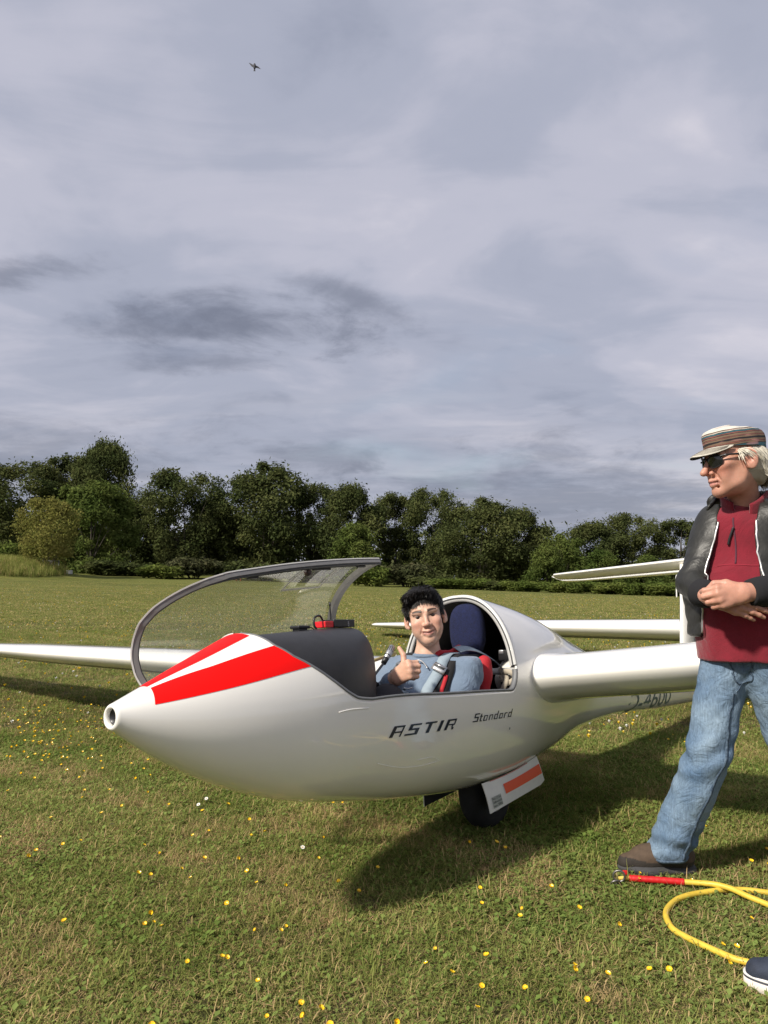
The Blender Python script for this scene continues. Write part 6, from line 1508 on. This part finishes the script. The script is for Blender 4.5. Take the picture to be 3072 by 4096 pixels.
    for x in np.linspace(-.42, .42, 6): mb = MB(); mb.add(*tube([(x, 0, .22), (x, 0, .72)], .012, 5)); mb.obj('bar', GALV, e)
    bx = empty('stone_trough', loc=(gx+1.15, gy+.2, float(ground_z(gx+1.15, gy+.2)))); tag(bx, 'low pale block lying next to the small metal gate', 'block'); mb = MB(); mb.add(*box((0, 0, .14), (.55, .35, .30), .04)); mb.obj('block', mat('pale_stone', (.45, .45, .43), .8, var=.2, var_scale=8), bx)
    # white bent pole in front of the hedge
    wx, wy = 18.95, 50.0; o = MB(); o.add(*tube(spline([(0, 0, -.1), (0, 0, .9), (0, 0, 1.28), (.10, 0, 1.44), (.45, 0, 1.36), (.8, 0, 1.2)], 24), .045, 8)); po = o.obj('bent_pole', mat('white_pole', (.75, .75, .74), .5)); po.location = (wx, wy, float(ground_z(wx, wy))); tag(po, 'white bent pole standing in front of the hedge row', 'pole')
    # two short red marker stakes far off behind the canopy
    for k, (dx, h_) in enumerate(((0, .75), (.55, .4))):
        x_ = px_at(237+k*4, 60); m_ = MB(); m_.add(*tube([(0, 0, -.1), (.03, 0, h_)], [.045, .035], 6)); s_ = m_.obj('marker_stake', mat('faded_orange', (.42, .09, .05), .7)); s_.location = (x_, 60, float(ground_z(x_, 60))); tag(s_, ('taller' if k == 0 else 'shorter')+' orange-red marker stake at the field edge under the trees', 'stake', 'marker stakes')
    # bird high in the sky
    b = empty('flying_bird', loc=(-3.37, 18.98, 14.4)); tag(b, 'small dark bird flying high in the grey sky', 'bird'); BD = mat('dark_feathers', (.05, .05, .06), .8)
    V, F = ellip_box((0, 0, 0), (.035, .032, .085), 2.0, 14, 12); mesh_obj('body', V, F, BD, b)
    for s_ in (-1, 1):
        w_ = [np.array([s_*.02, 0, .03]), np.array([s_*.09, .02, .085 if s_ < 0 else .01]), np.array([s_*.155, .03, .12 if s_ < 0 else -.05]), np.array([s_*.08, .02, .015 if s_ < 0 else -.03]), np.array([s_*.02, 0, -.03])]
        V = np.concatenate([np.array(w_), np.array(w_)+[0, .012, 0]]); F = [(0, 1, 3, 4), (1, 2, 3), (9, 8, 6, 5), (8, 7, 6), (0, 5, 6, 1), (1, 6, 7, 2), (2, 7, 8, 3), (3, 8, 9, 4)]; mesh_obj('wing', V, F, BD, b, False)
    V = np.array([(-.012, 0, -.06), (.012, 0, -.06), (.026, 0, -.13), (-.026, 0, -.13), (-.012, .008, -.06), (.012, .008, -.06), (.026, .008, -.13), (-.026, .008, -.13)]); mesh_obj('tail', V, [(0, 1, 2, 3), (7, 6, 5, 4), (0, 4, 5, 1), (1, 5, 6, 2), (2, 6, 7, 3), (3, 7, 4, 0)], BD, b, False)
add_small()
# ================================================================== GRASS, WEEDS AND FLOWERS
GRASS = leaf_mat('grass_blade', (.235, .25, .072), (.40, .36, .135), .35, 1.7, 'Col')
def blade_patch(rs, nb, rad, l0, l1, w, dry=.25, flat=.5, broad=0):
    """one tuft of bent grass blades (and a few broad leaves) with per-blade tint"""
    V = []; F = []; C = []
    for i in range(nb):
        a = rs.random()*6.28; r = rad*math.sqrt(rs.random()); p = np.array([r*math.cos(a), r*math.sin(a), -.004])
        yaw = rs.random()*6.28; d = np.array([math.cos(yaw), math.sin(yaw), 0.]); s = np.array([-d[1], d[0], 0.])
        ln = l0+(l1-l0)*rs.random()**1.5; lean = flat*(.25+1.1*rs.random())
        el = math.pi/2-lean*.6; q = p.copy(); n = len(V); k = 3
        isdry = rs.random() < dry
        ww = w*(.6+.8*rs.random())
        for j in range(k+1):
            t = j/k; wd = ww*(1-t**1.6)*.5+.0002
            V += [q-s*wd, q+s*wd]
            step = ln/k; q = q+step*(math.cos(el)*d+math.sin(el)*np.array([0, 0, 1.])); el -= lean*(.45+.4*rs.random())
            if q[2] < .002: q[2] = .002
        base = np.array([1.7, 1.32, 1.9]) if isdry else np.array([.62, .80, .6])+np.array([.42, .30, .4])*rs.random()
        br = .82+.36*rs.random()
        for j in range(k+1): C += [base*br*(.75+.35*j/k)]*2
        for j in range(k): F.append((n+2*j, n+2*j+1, n+2*j+3, n+2*j+2))
    for i in range(broad):
        a = rs.random()*6.28; r = rad*rs.random(); yaw = rs.random()*6.28
        d = np.array([math.cos(yaw), math.sin(yaw), 0.]); s = np.array([-d[1], d[0], 0.]); ln = .009+.015*rs.random(); w2 = ln*(.28+.2*rs.random())
        p = np.array([r*math.cos(a), r*math.sin(a), .004+.014*rs.random()]); tl = .25+.5*rs.random(); n = len(V); upv = np.array([0, 0, 1.])
        c = np.array([.58, .80, .62])*(.75+.5*rs.random())
        V += [p, p+d*ln*.5+s*w2+upv*ln*.5*tl, p+d*ln+upv*ln*tl*.7, p+d*ln*.5-s*w2+upv*ln*.5*tl, p+d*ln*.55+upv*(ln*.5*tl-.002)]
        C += [c]*5; F += [(n, n+1, n+4), (n+1, n+2, n+4), (n+2, n+3, n+4), (n+3, n, n+4)]
    return np.array(V), F, np.array(C)
def scatter_object(name, pts, scl, rotz, idx, protos, label, cat='grass', tilt=None):
    """stuff object: geometry nodes instance the tuft meshes on a point cloud"""
    me = bpy.data.meshes.new(name); me.from_pydata(np.asarray(pts), [], [])
    a = me.attributes.new('scl', 'FLOAT', 'POINT'); a.data.foreach_set('value', np.asarray(scl, np.float32))
    a = me.attributes.new('idx', 'INT', 'POINT'); a.data.foreach_set('value', np.asarray(idx, np.int32))
    rv = np.zeros((len(pts), 3), np.float32); rv[:, 2] = rotz
    a = me.attributes.new('rot', 'FLOAT_VECTOR', 'POINT'); a.data.foreach_set('vector', rv.ravel())
    o = bpy.data.objects.new(name, me); COL.objects.link(o)
    c = bpy.data.collections.new(name+'_tufts')
    for i, (V, F, C) in enumerate(protos):
        m2 = bpy.data.meshes.new('tuft'); m2.from_pydata(V, [], F); m2.materials.append(GRASS)
        ca = m2.color_attributes.new('Col', 'FLOAT_COLOR', 'POINT'); cc = np.ones((len(V), 4), np.float32); cc[:, :3] = C; ca.data.foreach_set('color', cc.ravel())
        m2.polygons.foreach_set('use_smooth', np.ones(len(m2.polygons), bool))
        c.objects.link(bpy.data.objects.new('tuft_%02d' % i, m2))
    ng = bpy.data.node_groups.new(name+'_scatter', 'GeometryNodeTree')
    ng.interface.new_socket('Geometry', in_out='INPUT', socket_type='NodeSocketGeometry'); ng.interface.new_socket('Geometry', in_out='OUTPUT', socket_type='NodeSocketGeometry')
    N = ng.nodes; L = ng.links; gi = N.new('NodeGroupInput'); go = N.new('NodeGroupOutput'); ip = N.new('GeometryNodeInstanceOnPoints')
    ci = N.new('GeometryNodeCollectionInfo'); ci.inputs['Collection'].default_value = c; ci.inputs['Separate Children'].default_value = True; ci.inputs['Reset Children'].default_value = True
    def at(nm, ty):
        n = N.new('GeometryNodeInputNamedAttribute'); n.data_type = ty; n.inputs['Name'].default_value = nm; return n.outputs['Attribute']
    L.new(gi.outputs[0], ip.inputs['Points']); L.new(ci.outputs[0], ip.inputs['Instance']); ip.inputs['Pick Instance'].default_value = True
    L.new(at('idx', 'INT'), ip.inputs['Instance Index']); L.new(at('scl', 'FLOAT'), ip.inputs['Scale'])
    e2r = N.new('FunctionNodeEulerToRotation'); L.new(at('rot', 'FLOAT_VECTOR'), e2r.inputs[0]); L.new(e2r.outputs[0], ip.inputs['Rotation'])
    L.new(ip.outputs[0], go.inputs[0])
    md = o.modifiers.new('scatter', 'NODES'); md.node_group = ng
    tag(o, label, cat, kind='stuff'); return o
def wedge(n, y0, y1, rs, mx=.62, add=.6):
    """points in the ground wedge the picture can see (and a step to either side)"""
    y = np.sqrt(y0*y0+(y1*y1-y0*y0)*rs.random(n)); x = (rs.random(n)*2-1)*(mx*y+add); return x, y
def vnoise(x, y, f, seed=0):
    return np.array([mnoise.noise(Vector((a*f+seed*7.3, b*f, seed*3.1))) for a, b in zip(x, y)])
def add_grass():
    rs = np.random.default_rng(77)
    short = [blade_patch(rs, 46, .06, .018, .060, .0028, .24, 1.6, 4) for i in range(5)]
    dry = [blade_patch(rs, 34, .06, .02, .065, .0024, .85, 1.6, 0) for i in range(2)]
    weed = [blade_patch(rs, 22, .055, .015, .04, .003, .25, 1.2, 9) for i in range(3)]
    longg = [blade_patch(rs, 16, .035, .04, .085, .0036, .15, 1.2, 0) for i in range(2)]
    protos = short+dry+weed+longg
    x, y = wedge(34000, 1.3, 6.0, rs)
    n1 = vnoise(x, y, 2.2, 1); n2 = vnoise(x, y, 1.1, 2); n3 = vnoise(x, y, 3.3, 3)
    idx = rs.integers(0, 5, len(x)); r = rs.random(len(x))
    idx = np.where((n1 > .16) & (r < .55), 5+rs.integers(0, 2, len(x)), idx)
    idx = np.where((n2 > .12) & (r > .45), 7+rs.integers(0, 3, len(x)), idx)
    idx = np.where((n3 > .30) & (r < .35) | (r > .992), 10+rs.integers(0, 2, len(x)), idx)
    scl = (.7+.7*rs.random(len(x)))*(.85+.25*n2)
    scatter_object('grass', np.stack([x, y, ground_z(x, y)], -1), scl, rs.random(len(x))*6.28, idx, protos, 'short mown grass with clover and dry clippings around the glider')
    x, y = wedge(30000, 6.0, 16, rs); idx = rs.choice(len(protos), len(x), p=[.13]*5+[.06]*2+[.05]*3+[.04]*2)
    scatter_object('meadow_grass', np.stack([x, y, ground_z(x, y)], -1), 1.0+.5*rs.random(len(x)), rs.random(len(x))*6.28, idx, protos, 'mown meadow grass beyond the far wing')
    midp = [blade_patch(rs, 40, .24, .03, .065, .014, .3, 1.7, 0) for i in range(5)]
    x, y = wedge(40000, 15, 56, rs, .6, 2); kp = rs.random(len(x)) < np.clip((58-y)/34, 0, 1)**1.5; x, y = x[kp], y[kp]
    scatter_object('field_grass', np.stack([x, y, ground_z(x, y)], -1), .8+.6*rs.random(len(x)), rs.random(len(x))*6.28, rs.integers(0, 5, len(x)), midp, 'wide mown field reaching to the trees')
    # tall uncut grass on the mound by the young tree
    tallp = [blade_patch(rs, 30, .25, .35, .8, .022, .1, .45, 0) for i in range(4)]
    m = 5200; x = -29.5+rs.normal(size=m)*3.0; y = 54+rs.normal(size=m)*2.0; ok = ((x+29.5)/7.0)**2+((y-54)/4.5)**2 < 1; x, y = x[ok], y[ok]
    scatter_object('tall_grass', np.stack([x, y, ground_z(x, y)], -1), .7+.6*rs.random(len(x)), rs.random(len(x))*6.28, rs.integers(0, 4, len(x)), tallp, 'tall uncut green grass on the mound below the pale young tree')
add_grass()
# ---- buttercups: real flowers near the camera, each one an object
PETAL = mat('buttercup_petal', (.80, .52, .012), .35, coat=.3)
STEM = mat('flower_stem', (.08, .12, .02), .7)
WPETAL = mat('daisy_petal', (.75, .74, .70), .6)
def flower_mesh(name, seed, npet, pr, pw, cup, mats, h):
    rs = np.random.default_rng(seed); mb = MB()
    lean = rs.normal(size=2)*.25
    top = np.array([lean[0]*h, lean[1]*h, h])
    mb.add(*tube(spline([(0, 0, -.005), (lean[0]*h*.3, lean[1]*h*.3, h*.55), top], 6), .0009, 5), 1)
    ax = np.array([lean[0]*1.2+rs.normal()*.3, lean[1]*1.2-.25, 1.0]); ax /= np.linalg.norm(ax)
    u = np.cross(ax, [0, 1, 0]); u /= np.linalg.norm(u); w = np.cross(ax, u)
    for i in range(npet):
        a = 2*np.pi*i/npet+.1*rs.normal(); d = math.cos(a)*u+math.sin(a)*w; s = np.cross(ax, d)
        b = top; V = []
        for t, wd in ((0.08, .3), (.45, 1.0), (.8, .95), (1.0, .45)):
            q = b+d*pr*t*math.cos(cup*t)+ax*pr*t*math.sin(cup*(.4+.6*t)); V += [q-s*pw*wd, q+ax*pr*-.06*wd, q+s*pw*wd]
        F = []
        for j in range(3): F += [(3*j, 3*j+1, 3*j+4, 3*j+3), (3*j+1, 3*j+2, 3*j+5, 3*j+4)]
        mb.add(V, F, 0)
    mb.add(*lathe([(-.0005, .0002), (0, pr*.28), (pr*.2, pr*.24), (pr*.28, .0002)], top, ax, 8), 2)
    return mb
CENTRE = mat('flower_centre', (.62, .36, .01), .7)
def add_flowers():
    rs = np.random.default_rng(31); S = 1/2.1602
    prot = []
    for k in range(6):
        h = .035+.035*rs.random(); o = flower_mesh('buttercup', 50+k, 5, .0115, .0062, .55+.25*rs.random(), None, h).obj('buttercup', [PETAL, STEM, CENTRE]); prot.append(o)
    def groundpt(u, v):  # picture position (1659-wide units) of a flower head -> ground point
        px, py = u*S, v*S; Y = (CAM_H-.045)*768/(py-575); return (px-384)/768*Y, Y
    spots = [(104,1636),(151,1640),(165,1655),(195,1647),(236,1635),(70,1655),(91,1672),(238,1648),(335,1634),(335,1655),(327,1651),(313,1667),(189,1668),(200,1694),(40,1699),(197,1703),(300,1640),(325,1693),
      (497,1730),(380,1722),(452,1739),(548,1747),(728,1724),(755,1716),(820,1693),(1060,1697),(1118,1690),(160,1798),(195,1798),(362,1812),(324,1806),(434,1787),(465,1772),(552,1774),(575,1783),(700,1780),
      (313,1869),(343,1866),(429,1871),(405,1842),(462,1840),(510,1830),(548,1866),(776,1897),(566,1880),(505,1916),(170,1973),(330,1940),(347,1958),(335,1965),(366,1968),(425,2025),(498,2030),(578,1966),(612,1975),(625,1962),
      (575,2072),(503,2020),(597,2148),(690,2140),(350,2172),(410,2174),(726,2168),(697,2118),(670,2132),(840,2147),(1019,2133),(1128,2093),(1020,2170),(966,2050),(1047,2042),(1195,2054),(1028,2091),(938,2005),(920,2040),(1220,2032),
      (1040,1925),(1130,1925),(1028,1893),(1232,1935),(1118,1948),(1527,1993),(1568,2018),(1519,2035),(1420,2063),(1496,2172),(1386,2058),(1250,2102),(1300,2070),
      (1000,1793),(1060,1808),(1085,1811),(1395,1800),(1470,1862),(1375,1825),(1347,1865),(1360,1857),(1630,1813),(1640,1847),(1589,1940),(1605,1846),(1295,1960),(815,1850),(1180,1890),(1460,1770),(1500,1760),
      (30,1795),(68,1832),(15,1860),(105,1820),(240,1745),(280,1720),(130,1760),(610,1880),(690,1830),(740,1880),(255,1690),(150,1620),(120,1600),(60,1600),(210,1612),(95,1622)]
    pts = [groundpt(*s) for s in spots]
    for i in range(85):   # denser drift on the left, in front of the far wing
        u, v = 20+250*rs.random()+40*rs.normal(), 1520+110*rs.random(); pts.append(groundpt(u, v))
    for i in range(45):   # a few under the far wing and right of the man
        u, v = (330*rs.random() if i % 2 else 1180+420*rs.random()), 1510+80*rs.random()
        if i % 2 and u > 240: continue
        pts.append(groundpt(u, v))
    f0 = [True]*len(prot)
    lab = 'small yellow buttercup flower standing in the short grass around the glider'
    for i, (x, y) in enumerate(pts):
        k = i % len(prot)
        if f0[k]: o = prot[k]; f0[k] = False
        else: o = prot[k].copy(); COL.objects.link(o)
        o.location = (x, y, float(ground_z(x, y))); o.rotation_euler = (0, 0, rs.normal()*.7)
        s = .55+.4*rs.random(); o.scale = (s, s, s); tag(o, lab, 'flower', 'buttercups around the glider')
    # white daisies
    d0 = flower_mesh('daisy', 90, 13, .010, .0018, .15, None, .03).obj('daisy', [WPETAL, STEM, CENTRE])
    ds = [(948, 2196), (690, 1795), (655, 1801), (455, 1704), (498, 1690), (440, 1716), (262, 1760), (215, 1622), (290, 1530), (299, 1534), (294, 1526), (1080, 2196), (272, 1525)]
    for i, s in enumerate(ds):
        x, y = groundpt(*s); o = d0 if i == 0 else d0.copy()
        if i: COL.objects.link(o)
        o.location = (x, y, float(ground_z(x, y))); o.rotation_euler = (0, 0, rs.random()*6); tag(o, 'small white daisy low in the grass around the glider', 'flower', 'daisies around the glider')
    # distant yellow and white dots of flowers over the field: nobody could count them
    n = 5200; y = 5.5+38*rs.random(n)**1.5; x = (rs.random(n)*2-1)*(.62*y+1)
    keep = (vnoise(x, y, .35, 5)+.5*vnoise(x, y, 1.2, 6)) > rs.normal(size=n)*.25+.02; x, y = x[keep], y[keep]; n = len(x)
    z = ground_z(x, y)+.05+.05*rs.random(n); s = .010+.006*rs.random(n)
    V = np.stack([np.stack([x-s, y, z], -1), np.stack([x, y-s, z+s*.4], -1), np.stack([x+s, y, z], -1), np.stack([x, y+s, z+s*.4], -1), np.stack([x, y, z-s*1.2], -1)], 1).reshape(-1, 3)
    F = []; mi = []
    for i in range(n):
        k = 5*i; F += [(k, k+1, k+4), (k+1, k+2, k+4), (k+2, k+3, k+4), (k+3, k, k+4)]; mi += [1 if i % 4 == 0 else 0]*4
    tag(mesh_obj('field_flowers', V, F, [PETAL, WPETAL], None, False, mi), 'countless tiny yellow and white flowers scattered over the field', 'flowers', kind='stuff')
add_flowers()
